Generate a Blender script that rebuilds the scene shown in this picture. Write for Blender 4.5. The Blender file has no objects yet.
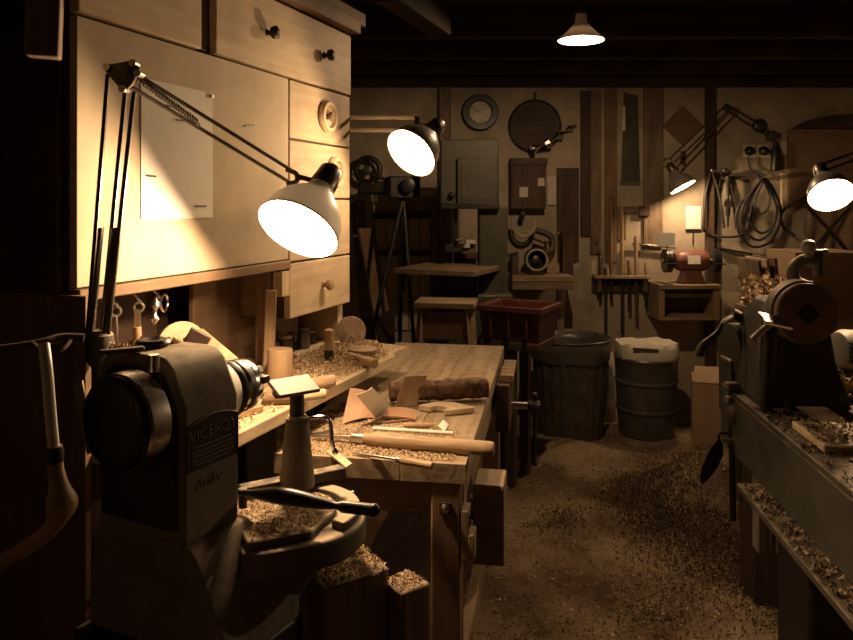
import bpy, bmesh, math, random
import numpy as np
from mathutils import Matrix, Vector, Euler, noise

random.seed(7)
rng = np.random.default_rng(7)
SC = bpy.context.scene
COL = SC.collection
R = math.radians

# ---------------------------------------------------------------- camera, world, exposure
FPX, CX, HY, EYE = 750.0, 426.5, 203.0, 1.5
cam = bpy.data.cameras.new('camera')
cam.sensor_width = 36.0
cam.lens = 36.0 * FPX / 853.0
cam.shift_y = -(320.0 - HY) / 853.0
cam.clip_start = 0.05
camo = bpy.data.objects.new('camera', cam)
COL.objects.link(camo)
camo.location = (0, 0, EYE)
camo.rotation_euler = (R(90), 0, 0)
SC.camera = camo

world = bpy.data.worlds.new('world')
SC.world = world
world.use_nodes = True
world.node_tree.nodes['Background'].inputs[0].default_value = (1.0, 0.55, 0.25, 1)
world.node_tree.nodes['Background'].inputs[1].default_value = 0.0012

vs = SC.view_settings
vs.view_transform = 'Standard'
vs.look = 'None'
vs.gamma = 1.0
vs.use_curve_mapping = False
vs.exposure = 0.12
SC.cycles.use_denoising = True
SC.cycles.sample_clamp_indirect = 3.0
SC.cycles.max_bounces = 8

WARM = (1.0, 0.65, 0.36)
POWER = dict(near=29.0, arm=9.5, pendant=38.0, wall=15.0, lathe=16.0)


# ---------------------------------------------------------------- helpers
def at(px, py, Y):
    """point seen at photo position (px, py) at distance Y in front of the eye"""
    return Vector(((px - CX) * Y / FPX, Y, EYE - (py - HY) * Y / FPX))


def onz(px, py, z):
    return at(px, py, FPX * (EYE - z) / (py - HY))


def frame(ox, oy, deg, oz=0.0):
    return Matrix.Translation((ox, oy, oz)) @ Matrix.Rotation(R(deg), 4, 'Z')


def align(p, d, up=None):
    """matrix with local z along d at p"""
    d = Vector(d).normalized()
    q = d.to_track_quat('Z', 'Y')
    return Matrix.Translation(p) @ q.to_matrix().to_4x4()


def spline(pts, n=6, closed=False):
    P = [Vector(p) for p in pts]
    out = []
    m = len(P)
    rngi = range(m if closed else m - 1)
    for i in rngi:
        if closed:
            a, b, c, d = P[(i - 1) % m], P[i], P[(i + 1) % m], P[(i + 2) % m]
        else:
            a, b, c, d = P[max(i - 1, 0)], P[i], P[i + 1], P[min(i + 2, m - 1)]
        for k in range(n):
            t = k / n
            out.append(0.5 * ((2 * b) + (c - a) * t + (2 * a - 5 * b + 4 * c - d) * t * t
                              + (3 * b - a - 3 * c + d) * t ** 3))
    if not closed:
        out.append(P[-1])
    return out


class MB:
    def __init__(s, F=None):
        s.v, s.f = [], []
        s.F = F.copy() if F else Matrix()

    def add(s, verts, faces, M=None):
        o = len(s.v)
        s.v += [(M @ Vector(v)) if M else Vector(v) for v in verts]
        s.f += [tuple(i + o for i in f) for f in faces]
        return s

    def box(s, x0, x1, y0, y1, z0, z1, M=None):
        v = [(x0, y0, z0), (x1, y0, z0), (x1, y1, z0), (x0, y1, z0), (x0, y0, z1), (x1, y0, z1), (x1, y1, z1), (x0, y1, z1)]
        return s.add(v, [(0, 3, 2, 1), (4, 5, 6, 7), (0, 1, 5, 4), (1, 2, 6, 5), (2, 3, 7, 6), (3, 0, 4, 7)], M)

    def boxc(s, c, size, rot=(0, 0, 0)):
        M = Matrix.Translation(c) @ Euler([R(a) for a in rot]).to_matrix().to_4x4()
        x, y, z = [a / 2 for a in size]
        return s.box(-x, x, -y, y, -z, z, M)

    def bar(s, p0, p1, w, h, roll=0):
        """square bar from p0 to p1"""
        p0, p1 = Vector(p0), Vector(p1)
        M = align(p0, p1 - p0) @ Matrix.Rotation(R(roll), 4, 'Z')
        return s.box(-w / 2, w / 2, -h / 2, h / 2, 0, (p1 - p0).length, M)

    def prism(s, poly, h0, h1, M=None):
        n = len(poly)
        v = [(p[0], p[1], h0) for p in poly] + [(p[0], p[1], h1) for p in poly]
        f = [tuple(range(n - 1, -1, -1)), tuple(range(n, 2 * n))]
        f += [(i, (i + 1) % n, n + (i + 1) % n, n + i) for i in range(n)]
        return s.add(v, f, M)

    def loft(s, rings, cap=True, closed=True, M=None):
        n = len(rings[0])
        v = [p for r in rings for p in r]
        f = []
        for k in range(len(rings) - 1):
            for i in range(n if closed else n - 1):
                j = (i + 1) % n
                f.append((k * n + i, k * n + j, (k + 1) * n + j, (k + 1) * n + i))
        if cap:
            f.append(tuple(range(n - 1, -1, -1)))
            f.append(tuple((len(rings) - 1) * n + i for i in range(n)))
        return s.add(v, f, M)

    def lathe(s, p0, axis, prof, n=20, cap=True, a0=0.0, a1=360.0):
        """revolve [(t, r), ...] about axis from p0"""
        M = align(p0, axis)
        full = abs(a1 - a0) >= 359.9
        k = n if full else n + 1
        rings = []
        for t, r in prof:
            r = max(r, 1e-4)
            rings.append([(r * math.cos(R(a0 + (a1 - a0) * i / n)), r * math.sin(R(a0 + (a1 - a0) * i / n)), t) for i in range(k)])
        return s.loft(rings, cap and full, full, M)

    def cyl(s, p0, p1, r0, r1=None, n=16):
        p0, p1 = Vector(p0), Vector(p1)
        L = (p1 - p0).length
        return s.lathe(p0, p1 - p0, [(0, r0), (L, r0 if r1 is None else r1)], n)

    def tube(s, pts, r, n=8, closed=False):
        P = [Vector(p) for p in pts]
        m = len(P)
        rr = r if isinstance(r, (list, tuple)) else [r] * m
        rings = []
        prev = None
        for i in range(m):
            t = (P[(i + 1) % m] - P[i - 1]) if closed else (P[min(i + 1, m - 1)] - P[max(i - 1, 0)])
            t.normalize()
            if prev is None:
                a = t.orthogonal().normalized()
            else:
                a = (prev - t * prev.dot(t))
                a = a.normalized() if a.length > 1e-6 else t.orthogonal().normalized()
            prev = a
            b = t.cross(a)
            rings.append([P[i] + (a * math.cos(2 * math.pi * k / n) + b * math.sin(2 * math.pi * k / n)) * rr[i] for k in range(n)])
        if closed:
            rings.append(rings[0])
            return s.loft(rings, False)
        return s.loft(rings, True)

    def torus(s, c, axis, R0, r, n=24, k=8):
        M = align(c, axis)
        pts = [M @ Vector((R0 * math.cos(2 * math.pi * i / n), R0 * math.sin(2 * math.pi * i / n), 0)) for i in range(n)]
        return s.tube(pts, r, k, True)

    def ball(s, c, r, sx=1, sy=1, sz=1, n=14, M=None):
        prof = [(-r * math.cos(math.pi * i / 8), max(r * math.sin(math.pi * i / 8), 1e-4)) for i in range(9)]
        S = Matrix.Translation(c) @ (M or Matrix()) @ Matrix.Diagonal((sx, sy, sz, 1))
        rings = [[S @ Vector((q * math.cos(2 * math.pi * i / n), q * math.sin(2 * math.pi * i / n), t)) for i in range(n)] for t, q in prof]
        return s.loft(rings, True)

    def build(s, name, mat, parent=None, bevel=0.0, sharp=38, seg=2):
        lo = Vector([min(v[i] for v in s.v) for i in range(3)])
        hi = Vector([max(v[i] for v in s.v) for i in range(3)])
        c = (lo + hi) / 2
        me = bpy.data.meshes.new(name)
        me.from_pydata([tuple(v - c) for v in s.v], [], s.f)
        me.validate()
        bm = bmesh.new()
        bm.from_mesh(me)
        bmesh.ops.recalc_face_normals(bm, faces=bm.faces)
        bm.to_mesh(me)
        bm.free()
        me.polygons.foreach_set('use_smooth', [True] * len(me.polygons))
        me.set_sharp_from_angle(angle=R(sharp))
        me.materials.append(mat)
        o = bpy.data.objects.new(name, me)
        COL.objects.link(o)
        B = s.F @ Matrix.Translation(c)
        if parent:
            o.parent = parent
            inv = Matrix()
            p = parent
            chain = []
            while p:
                chain.append(p)
                p = p.parent
            W = Matrix()
            for q in reversed(chain):
                W = W @ q.matrix_parent_inverse @ q.matrix_basis
            o.matrix_parent_inverse = W.inverted()
        o.matrix_basis = B
        if bevel:
            md = o.modifiers.new('edge', 'BEVEL')
            md.width = bevel
            md.segments = seg
            md.limit_method = 'ANGLE'
            md.angle_limit = R(40)
        return o


def thing(name, label, cat, loc=(0, 0, 0), group=None, kind=None):
    o = bpy.data.objects.new(name, None)
    o.empty_display_size = 0.05
    COL.objects.link(o)
    o.location = loc
    return tag(o, label, cat, group, kind)


def tag(o, label=None, cat=None, group=None, kind=None):
    if label:
        o['label'] = label
    if cat:
        o['category'] = cat
    if group:
        o['group'] = group
    if kind:
        o['kind'] = kind
    return o


def solo(mb, name, mat, label, cat, group=None, bevel=0.0, sharp=38):
    return tag(mb.build(name, mat, None, bevel, sharp), label, cat, group)


# ---------------------------------------------------------------- materials
def nodes(name):
    m = bpy.data.materials.new(name)
    m.use_nodes = True
    nt = m.node_tree
    b = nt.nodes['Principled BSDF']
    return m, nt, b


def N(nt, typ, **kw):
    n = nt.nodes.new(typ)
    for k, v in kw.items():
        if hasattr(n, k) and k not in ('Scale',):
            setattr(n, k, v)
        else:
            n.inputs[k].default_value = v
    return n


def ramp(nt, stops):
    n = nt.nodes.new('ShaderNodeValToRGB')
    e = n.color_ramp.elements
    while len(e) < len(stops):
        e.new(0.5)
    for i, (p, c) in enumerate(stops):
        e[i].position = p
        e[i].color = (*c, 1) if len(c) == 3 else c
    return n


def dusted(nt, col_socket, amount, b, scale=30):
    """sawdust lying on upward faces"""
    L = nt.links
    geo = N(nt, 'ShaderNodeNewGeometry')
    sep = N(nt, 'ShaderNodeSeparateXYZ')
    L.new(geo.outputs['Normal'], sep.inputs[0])
    mr = N(nt, 'ShaderNodeMapRange')
    mr.inputs['From Min'].default_value = 0.25
    mr.inputs['From Max'].default_value = 0.9
    L.new(sep.outputs['Z'], mr.inputs['Value'])
    tc = N(nt, 'ShaderNodeTexCoord')
    ns = N(nt, 'ShaderNodeTexNoise')
    ns.inputs['Scale'].default_value = scale
    ns.inputs['Detail'].default_value = 8
    L.new(tc.outputs['Object'], ns.inputs['Vector'])
    rp = ramp(nt, [(0.5 - 0.25 * amount, (0, 0, 0)), (0.72 - 0.3 * amount, (1, 1, 1))])
    L.new(ns.outputs['Fac'], rp.inputs[0])
    mu = N(nt, 'ShaderNodeMath', operation='MULTIPLY')
    L.new(mr.outputs[0], mu.inputs[0])
    L.new(rp.outputs[0], mu.inputs[1])
    m2 = N(nt, 'ShaderNodeMath', operation='MULTIPLY')
    m2.inputs[1].default_value = min(1.0, amount)
    L.new(mu.outputs[0], m2.inputs[0])
    mix = N(nt, 'ShaderNodeMixRGB')
    mix.inputs[2].default_value = (0.42, 0.33, 0.22, 1)
    L.new(m2.outputs[0], mix.inputs[0])
    L.new(col_socket, mix.inputs[1])
    L.new(mix.outputs[0], b.inputs['Base Color'])


def wood(name, light, dark, axis='X', scale=1.0, rough=0.62, dust=0.0, bump=0.25):
    m, nt, b = nodes(name)
    L = nt.links
    tc = N(nt, 'ShaderNodeTexCoord')
    mp = N(nt, 'ShaderNodeMapping')
    s = {'X': (1.2, 14, 14), 'Y': (14, 1.2, 14), 'Z': (14, 14, 1.2)}[axis]
    mp.inputs['Scale'].default_value = [a * scale for a in s]
    L.new(tc.outputs['Object'], mp.inputs[0])
    n1 = N(nt, 'ShaderNodeTexNoise')
    n1.inputs['Scale'].default_value = 3.0
    n1.inputs['Detail'].default_value = 7
    n1.inputs['Distortion'].default_value = 0.6
    L.new(mp.outputs[0], n1.inputs['Vector'])
    rp = ramp(nt, [(0.28, dark), (0.52, [(a + c) / 2 for a, c in zip(light, dark)]), (0.7, light)])
    L.new(n1.outputs['Fac'], rp.inputs[0])
    n2 = N(nt, 'ShaderNodeTexNoise')
    n2.inputs['Scale'].default_value = 5.0
    n2.inputs['Detail'].default_value = 4
    L.new(tc.outputs['Object'], n2.inputs['Vector'])
    r2 = ramp(nt, [(0.3, (0.62, 0.6, 0.58)), (0.62, (1, 1, 1))])
    L.new(n2.outputs['Fac'], r2.inputs[0])
    mx = N(nt, 'ShaderNodeMixRGB', blend_type='MULTIPLY')
    mx.inputs[0].default_value = 0.8
    L.new(rp.outputs[0], mx.inputs[1])
    L.new(r2.outputs[0], mx.inputs[2])
    b.inputs['Roughness'].default_value = rough
    b.inputs['Specular IOR Level'].default_value = 0.3
    bp = N(nt, 'ShaderNodeBump')
    bp.inputs['Strength'].default_value = bump
    bp.inputs['Distance'].default_value = 0.004
    L.new(n1.outputs['Fac'], bp.inputs['Height'])
    L.new(bp.outputs[0], b.inputs['Normal'])
    if dust:
        dusted(nt, mx.outputs[0], dust, b)
    else:
        L.new(mx.outputs[0], b.inputs['Base Color'])
    return m


def paint(name, col, rough=0.5, metal=0.0, var=0.35, scale=12, dust=0.0, bump=0.12, spec=0.4):
    m, nt, b = nodes(name)
    L = nt.links
    tc = N(nt, 'ShaderNodeTexCoord')
    n1 = N(nt, 'ShaderNodeTexNoise')
    n1.inputs['Scale'].default_value = scale
    n1.inputs['Detail'].default_value = 8
    n1.inputs['Roughness'].default_value = 0.65
    L.new(tc.outputs['Object'], n1.inputs['Vector'])
    rp = ramp(nt, [(0.3, [c * (1 - var) for c in col]), (0.68, [min(1, c * (1 + var * 0.4)) for c in col])])
    L.new(n1.outputs['Fac'], rp.inputs[0])
    rr = N(nt, 'ShaderNodeMapRange')
    rr.inputs['To Min'].default_value = max(0.05, rough - 0.12)
    rr.inputs['To Max'].default_value = min(1, rough + 0.15)
    L.new(n1.outputs['Fac'], rr.inputs['Value'])
    L.new(rr.outputs[0], b.inputs['Roughness'])
    b.inputs['Metallic'].default_value = metal
    b.inputs['Specular IOR Level'].default_value = spec
    bp = N(nt, 'ShaderNodeBump')
    bp.inputs['Strength'].default_value = bump
    bp.inputs['Distance'].default_value = 0.003
    L.new(n1.outputs['Fac'], bp.inputs['Height'])
    L.new(bp.outputs[0], b.inputs['Normal'])
    if dust:
        dusted(nt, rp.outputs[0], dust, b)
    else:
        L.new(rp.outputs[0], b.inputs['Base Color'])
    return m


def chips(name, a, c):
    """each shaving a slightly different tint"""
    m, nt, b = nodes(name)
    L = nt.links
    geo = N(nt, 'ShaderNodeNewGeometry')
    mid = [(x + y) / 2 for x, y in zip(a, c)]
    rp = ramp(nt, [(0.0, a), (0.5, mid), (1.0, c)])
    L.new(geo.outputs['Random Per Island'], rp.inputs[0])
    L.new(rp.outputs[0], b.inputs['Base Color'])
    b.inputs['Roughness'].default_value = 0.8
    b.inputs['Specular IOR Level'].default_value = 0.15
    return m


def sawdust(name, light, dark, scale=40, patch=None, bump=0.8):
    m, nt, b = nodes(name)
    L = nt.links
    tc = N(nt, 'ShaderNodeTexCoord')
    n1 = N(nt, 'ShaderNodeTexNoise')
    n1.inputs['Scale'].default_value = scale
    n1.inputs['Detail'].default_value = 10
    n1.inputs['Roughness'].default_value = 0.75
    L.new(tc.outputs['Object'], n1.inputs['Vector'])
    rp = ramp(nt, [(0.32, dark), (0.62, light)])
    L.new(n1.outputs['Fac'], rp.inputs[0])
    out = rp.outputs[0]
    if patch:
        n2 = N(nt, 'ShaderNodeTexNoise')
        n2.inputs['Scale'].default_value = 1.5
        n2.inputs['Detail'].default_value = 7
        n2.inputs['Roughness'].default_value = 0.62
        L.new(tc.outputs['Object'], n2.inputs['Vector'])
        r2 = ramp(nt, [(0.40, patch), (0.58, (1, 1, 1))])
        L.new(n2.outputs['Fac'], r2.inputs[0])
        mx = N(nt, 'ShaderNodeMixRGB', blend_type='MULTIPLY')
        mx.inputs[0].default_value = 1.0
        L.new(out, mx.inputs[1])
        L.new(r2.outputs[0], mx.inputs[2])
        out = mx.outputs[0]
    L.new(out, b.inputs['Base Color'])
    b.inputs['Roughness'].default_value = 0.95
    b.inputs['Specular IOR Level'].default_value = 0.1
    bp = N(nt, 'ShaderNodeBump')
    bp.inputs['Strength'].default_value = bump
    bp.inputs['Distance'].default_value = 0.012
    L.new(n1.outputs['Fac'], bp.inputs['Height'])
    L.new(bp.outputs[0], b.inputs['Normal'])
    return m


def glow(name, col, strength):
    m, nt, b = nodes(name)
    b.inputs['Base Color'].default_value = (1, 1, 1, 1)
    b.inputs['Emission Color'].default_value = (*col, 1)
    b.inputs['Emission Strength'].default_value = strength
    return m


def thin_shade(name, col, through):
    """thin lamp shade that lets a little of its bulb's light through"""
    m, nt, b = nodes(name)
    b.inputs['Base Color'].default_value = (*col, 1)
    b.inputs['Roughness'].default_value = 0.45
    tr = N(nt, 'ShaderNodeBsdfTranslucent')
    tr.inputs[0].default_value = (*col, 1)
    mx = N(nt, 'ShaderNodeMixShader')
    mx.inputs[0].default_value = through
    nt.links.new(b.outputs[0], mx.inputs[1])
    nt.links.new(tr.outputs[0], mx.inputs[2])
    nt.links.new(mx.outputs[0], nt.nodes['Material Output'].inputs[0])
    return m


M = {}
M['shade_cream'] = thin_shade('cream_thin_shade', (0.78, 0.72, 0.62), 0.003)
M['shade_dim'] = thin_shade('tan_thin_shade', (0.55, 0.45, 0.33), 0.002)
M['cast_shaded'] = None
M['floor'] = sawdust('sawdust_floor', (0.36, 0.27, 0.17), (0.20, 0.14, 0.085), 70, (0.35, 0.30, 0.27))  # noise patches put clump shadows and darker shavings into the floor colour
M['chip_black'] = chips('dark_walnut_shavings', (0.15, 0.10, 0.065), (0.05, 0.033, 0.022))
M['bronze'] = paint('dark_bronze', (0.16, 0.125, 0.09), 0.34, 0.9, var=0.3)
M['dust'] = sawdust('sawdust_heap', (0.52, 0.40, 0.26), (0.25, 0.18, 0.11), 70)
M['chip'] = chips('pale_shavings', (0.62, 0.48, 0.31), (0.30, 0.20, 0.12))
M['chip_dark'] = chips('brown_shavings', (0.36, 0.27, 0.18), (0.09, 0.06, 0.04))
M['wall'] = paint('limewashed_wall', (0.41, 0.345, 0.255), 0.9, var=0.4, scale=4, bump=0.5, spec=0.1)
M['wall_dark'] = paint('grimy_wall', (0.05, 0.033, 0.024), 0.9, var=0.4, scale=4, bump=0.4, spec=0.1)  # near-black brown all over
M['ceiling'] = wood('sooty_ceiling_board', (0.06, 0.034, 0.021), (0.028, 0.016, 0.011), 'X', 0.7, 0.85)  # very dark brown on every board
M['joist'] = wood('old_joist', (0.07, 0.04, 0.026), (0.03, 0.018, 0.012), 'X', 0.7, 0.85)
for ax in 'XYZ':
    M['pine' + ax] = wood('pale_pine_' + ax, (0.66, 0.53, 0.36), (0.50, 0.38, 0.24), ax)
    M['oak' + ax] = wood('worn_oak_' + ax, (0.36, 0.26, 0.16), (0.20, 0.14, 0.085), ax, dust=0.25)
    M['brown' + ax] = wood('brown_board_' + ax, (0.25, 0.16, 0.095), (0.16, 0.098, 0.056), ax)
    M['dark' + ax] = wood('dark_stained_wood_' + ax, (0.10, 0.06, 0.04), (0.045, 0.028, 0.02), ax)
    M['old' + ax] = wood('old_grey_wood_' + ax, (0.27, 0.20, 0.13), (0.13, 0.09, 0.06), ax, dust=0.2)
    M['turned' + ax] = wood('turned_wood_' + ax, (0.45, 0.325, 0.205), (0.31, 0.205, 0.12), ax, rough=0.42)
M['beam_dark'] = wood('dark_beam', (0.04, 0.025, 0.017), (0.02, 0.012, 0.009), 'X', 0.7, 0.9)  # near-black brown along the whole beam
M['ply'] = paint('plywood_panel', (0.52, 0.43, 0.31), 0.7, var=0.2, scale=7, bump=0.06, spec=0.15)
M['bench'] = wood('scarred_bench_top', (0.40, 0.30, 0.19), (0.22, 0.155, 0.095), 'Y', 0.8, 0.8, dust=0.42, bump=0.5)
M['shelf'] = wood('dusty_shelf_board', (0.62, 0.50, 0.34), (0.46, 0.35, 0.22), 'X', dust=0.7)
M['paper'] = paint('paper', (0.80, 0.77, 0.70), 0.9, var=0.08, bump=0.02, spec=0.1)
M['ink'] = paint('ink', (0.10, 0.08, 0.06), 0.8, bump=0)
M['veneer'] = wood('pink_veneer', (0.50, 0.33, 0.22), (0.40, 0.25, 0.16), 'Y', rough=0.6)
M['copper'] = paint('reddish_offcut', (0.32, 0.16, 0.085), 0.5)
M['bark'] = paint('bark', (0.20, 0.115, 0.07), 0.95, var=0.85, scale=45, bump=1.0)
M['steel'] = paint('steel', (0.55, 0.52, 0.48), 0.28, 1.0, var=0.3)
M['chrome'] = paint('chrome', (0.75, 0.73, 0.70), 0.12, 1.0, var=0.15)
M['iron'] = paint('black_iron', (0.045, 0.04, 0.036), 0.45, 0.6, dust=0.0)
M['irondust'] = paint('dusty_iron', (0.07, 0.06, 0.05), 0.55, 0.3, dust=0.5)
M['black'] = paint('black_paint', (0.014, 0.012, 0.011), 0.38, spec=0.5)
M['lathe'] = paint('olive_grey_enamel', (0.20, 0.172, 0.128), 0.8, var=0.35, dust=0.6, bump=0.5, spec=0.2)
M['lathe_pale'] = paint('pale_grey_enamel', (0.42, 0.40, 0.34), 0.5, var=0.2, dust=0.3)
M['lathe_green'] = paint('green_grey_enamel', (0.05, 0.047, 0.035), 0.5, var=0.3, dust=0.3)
M['cast'] = paint('rough_castings', (0.17, 0.15, 0.12), 0.6, 0.2, var=0.3, dust=0.9)
M['cast_shaded'] = paint('dark_castings', (0.07, 0.055, 0.04), 0.6, 0.2, var=0.4, dust=0.35)  # castings colour darkened for the weaker lamplight at the far lathe
M['wornsteel'] = paint('worn_steel', (0.22, 0.20, 0.175), 0.65, 0.35, var=0.4, scale=30)
M['cast_side'] = paint('castings', (0.15, 0.13, 0.10), 0.6, 0.2, var=0.3)
M['plate'] = paint('dark_nameplate', (0.035, 0.03, 0.027), 0.4, 0.3)
M['letters'] = paint('worn_letters', (0.15, 0.135, 0.11), 0.45, 0.4)
M['lamp_grey'] = paint('grey_lamp_enamel', (0.22, 0.20, 0.17), 0.35, var=0.15)
M['lamp_arm'] = paint('lamp_arm_metal', (0.12, 0.10, 0.08), 0.35, 0.7)
M['lamp_pale'] = paint('pale_lamp_enamel', (0.74, 0.69, 0.60), 0.4, var=0.15)
M['white_in'] = paint('white_reflector', (0.88, 0.86, 0.82), 0.5, var=0.05)
M['bulb'] = glow('lit_bulb', (1.0, 0.78, 0.48), 25.0)
M['red'] = paint('red_plastic', (0.10, 0.026, 0.021), 0.5, var=0.3, dust=0.2)
M['red_enamel'] = paint('red_enamel', (0.17, 0.068, 0.05), 0.4, var=0.25)
M['green'] = paint('bandsaw_green', (0.055, 0.052, 0.037), 0.5, var=0.25, dust=0.2)
M['bin'] = paint('galvanised_bin', (0.14, 0.125, 0.10), 0.42, 0.5, var=0.5, dust=0.4)
M['bag'] = paint('black_bin_bag', (0.085, 0.077, 0.066), 0.33, bump=0.4, spec=0.6)
M['sack'] = paint('paper_sack', (0.60, 0.54, 0.44), 0.85, var=0.25, bump=0.5)
M['card'] = paint('cardboard', (0.36, 0.25, 0.15), 0.85, var=0.2)
M['cable'] = paint('black_cable', (0.03, 0.027, 0.025), 0.5)
M['cable_pale'] = paint('pale_hose', (0.42, 0.36, 0.28), 0.55)
M['glass'] = paint('brown_glass', (0.05, 0.03, 0.02), 0.15, spec=0.7)
M['dial'] = paint('dial_face', (0.66, 0.62, 0.52), 0.6)
M['stain'] = paint('dull_tin', (0.12, 0.105, 0.085), 0.4, 0.6, var=0.4)


# ---------------------------------------------------------------- shavings
def shavings(name, pts, size, mat, label=None, cat=None, parent=None, curl=1.6, flat=0.5):
    """many small curled strips, one strip per point; uncountable stuff"""
    pts = np.asarray(pts, dtype=float)
    n = len(pts)
    Ls = rng.uniform(size[0], size[1], n)
    W = Ls * rng.uniform(0.18, 0.5, n)
    C = rng.uniform(0.2, curl, n) * rng.choice([-1, 1], n)
    k = 4
    q = np.zeros((n, k, 2, 3))
    for i in range(k):
        t = i / (k - 1) - 0.5
        a = t * C * 2
        rad = Ls / np.maximum(np.abs(C * 2), 0.05)
        x = np.sin(a) * rad * np.sign(C)
        z = (1 - np.cos(a)) * rad * np.sign(C) * np.sign(C)
        for j, sgn in enumerate((-0.5, 0.5)):
            q[:, i, j, 0] = x
            q[:, i, j, 1] = W * sgn
            q[:, i, j, 2] = np.abs(z)
    az = rng.uniform(0, 2 * np.pi, n)
    tx = rng.normal(0, flat, n)
    ty = rng.normal(0, flat, n)
    ca, sa = np.cos(az), np.sin(az)
    q = q.reshape(n, k * 2, 3)
    cx, sx = np.cos(tx)[:, None], np.sin(tx)[:, None]
    y, z = q[..., 1] * cx - q[..., 2] * sx, q[..., 1] * sx + q[..., 2] * cx
    q[..., 1], q[..., 2] = y, z
    cy, sy = np.cos(ty)[:, None], np.sin(ty)[:, None]
    x, z = q[..., 0] * cy + q[..., 2] * sy, -q[..., 0] * sy + q[..., 2] * cy
    q[..., 0], q[..., 2] = x, z
    x, y = q[..., 0] * ca[:, None] - q[..., 1] * sa[:, None], q[..., 0] * sa[:, None] + q[..., 1] * ca[:, None]
    q[..., 0], q[..., 1] = x, y
    zmin = q[..., 2].min(axis=1)
    q[..., 2] -= (zmin * 0.7)[:, None]
    q += pts[:, None, :]
    c = pts.mean(axis=0)
    v = (q.reshape(-1, 3) - c)
    base = (np.arange(n) * k * 2)[:, None, None]
    quad = np.array([[2 * i, 2 * i + 1, 2 * i + 3, 2 * i + 2] for i in range(k - 1)])[None]
    f = (base + quad).reshape(-1, 4)
    me = bpy.data.meshes.new(name)
    me.vertices.add(len(v))
    me.vertices.foreach_set('co', v.ravel())
    me.loops.add(f.size)
    me.loops.foreach_set('vertex_index', f.ravel())
    me.polygons.add(len(f))
    me.polygons.foreach_set('loop_start', np.arange(len(f)) * 4)
    me.update(calc_edges=True)
    me.polygons.foreach_set('use_smooth', [True] * len(f))
    me.materials.append(mat)
    o = bpy.data.objects.new(name, me)
    COL.objects.link(o)
    if parent:
        o.parent = parent
        o.matrix_parent_inverse = parent.matrix_basis.inverted()
    o.location = c
    return tag(o, label, cat, None, 'stuff')


def poly_points(poly, n, F=None, z=0.0, zf=None, dens=None):
    """random points in a 2D polygon given in frame F"""
    P = np.array(poly)
    lo, hi = P.min(0), P.max(0)
    out = []
    while len(out) < n:
        p = rng.uniform(lo, hi)
        ins = False
        j = len(P) - 1
        for i in range(len(P)):
            if ((P[i][1] > p[1]) != (P[j][1] > p[1])) and (p[0] < (P[j][0] - P[i][0]) * (p[1] - P[i][1]) / (P[j][1] - P[i][1]) + P[i][0]):
                ins = not ins
            j = i
        if not ins:
            continue
        if dens and rng.random() > dens(p[0], p[1]):
            continue
        h = z + (zf(p[0], p[1]) if zf else 0)
        w = Vector((p[0], p[1], h))
        if F:
            w = F @ w
        out.append(tuple(w))
    return out


# ---------------------------------------------------------------- frames of the big pieces
WF = frame(0, 0, 70)            # wall unit: x along the wall, y into it
BF = frame(0, 0, -9.35)         # joiner's bench: y away from the eye
LF = frame(-0.497, 1.18, 62.5)  # near lathe: x along the spindle
RF = frame(0, 0, -6)            # far lathe: y along the bed


def hfloor(x, y):
    h = 0.018 * noise.noise((x * 2.3, y * 2.3, 0)) + 0.012 * noise.noise((x * 7, y * 7, 3)) + 0.006 * noise.noise((x * 19, y * 19, 5))
    for cx, cy, r, a in HEAPS:
        d2 = ((x - cx) ** 2 + (y - cy) ** 2) / (r * r)
        h += a * math.exp(-d2 * 1.6)
    return h


HEAPS = [(1.42, 3.85, 0.30, 0.20), (1.32, 3.25, 0.38, 0.09), (0.85, 3.5, 0.3, 0.05), (1.15, 2.7, 0.3, 0.09),
         (0.95, 4.45, 0.3, 0.05), (1.8, 4.3, 0.3, 0.08), (0.55, 4.5, 0.35, 0.06), (0.35, 3.0, 0.3, 0.04), (1.15, 2.2, 0.3, 0.10)]

# ---------------------------------------------------------------- the setting
X0, X1, Y0, Y1, ZC = -1.45, 3.5, -1.6, 5.4, 2.52

fl = MB()
nx, ny = 90, 130
fl.add([(X0 + (X1 - X0) * i / nx, Y0 + (Y1 - Y0) * j / ny, hfloor(X0 + (X1 - X0) * i / nx, Y0 + (Y1 - Y0) * j / ny)) for j in range(ny + 1) for i in range(nx + 1)],
       [(j * (nx + 1) + i, j * (nx + 1) + i + 1, (j + 1) * (nx + 1) + i + 1, (j + 1) * (nx + 1) + i) for j in range(ny) for i in range(nx)])
fo = fl.build('floor', M['floor'], sharp=180)
tag(fo, 'workshop floor covered in trodden sawdust', kind='structure')

tag(MB().box(X0 - 0.1, X1 + 0.1, Y1, Y1 + 0.12, -0.1, ZC + 0.1).build('wall_back', M['wall']), kind='structure')
tag(MB().box(X0 - 0.1, X0, Y0, Y1, -0.1, ZC + 0.1).build('wall_left', M['wall']), kind='structure')
tag(MB().box(X1, X1 + 0.1, Y0, Y1, -0.1, ZC + 0.1).build('wall_right', M['wall']), kind='structure')
tag(MB().box(X0 - 0.1, X1 + 0.1, Y0 - 0.1, Y0, -0.1, ZC + 0.1).build('wall_front', M['wall_dark']), kind='structure')
tag(MB(WF).box(0.42, 2.5, 1.52, 1.58, 0.0, ZC).build('wall_partition', M['wall_dark']), kind='structure')

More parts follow.
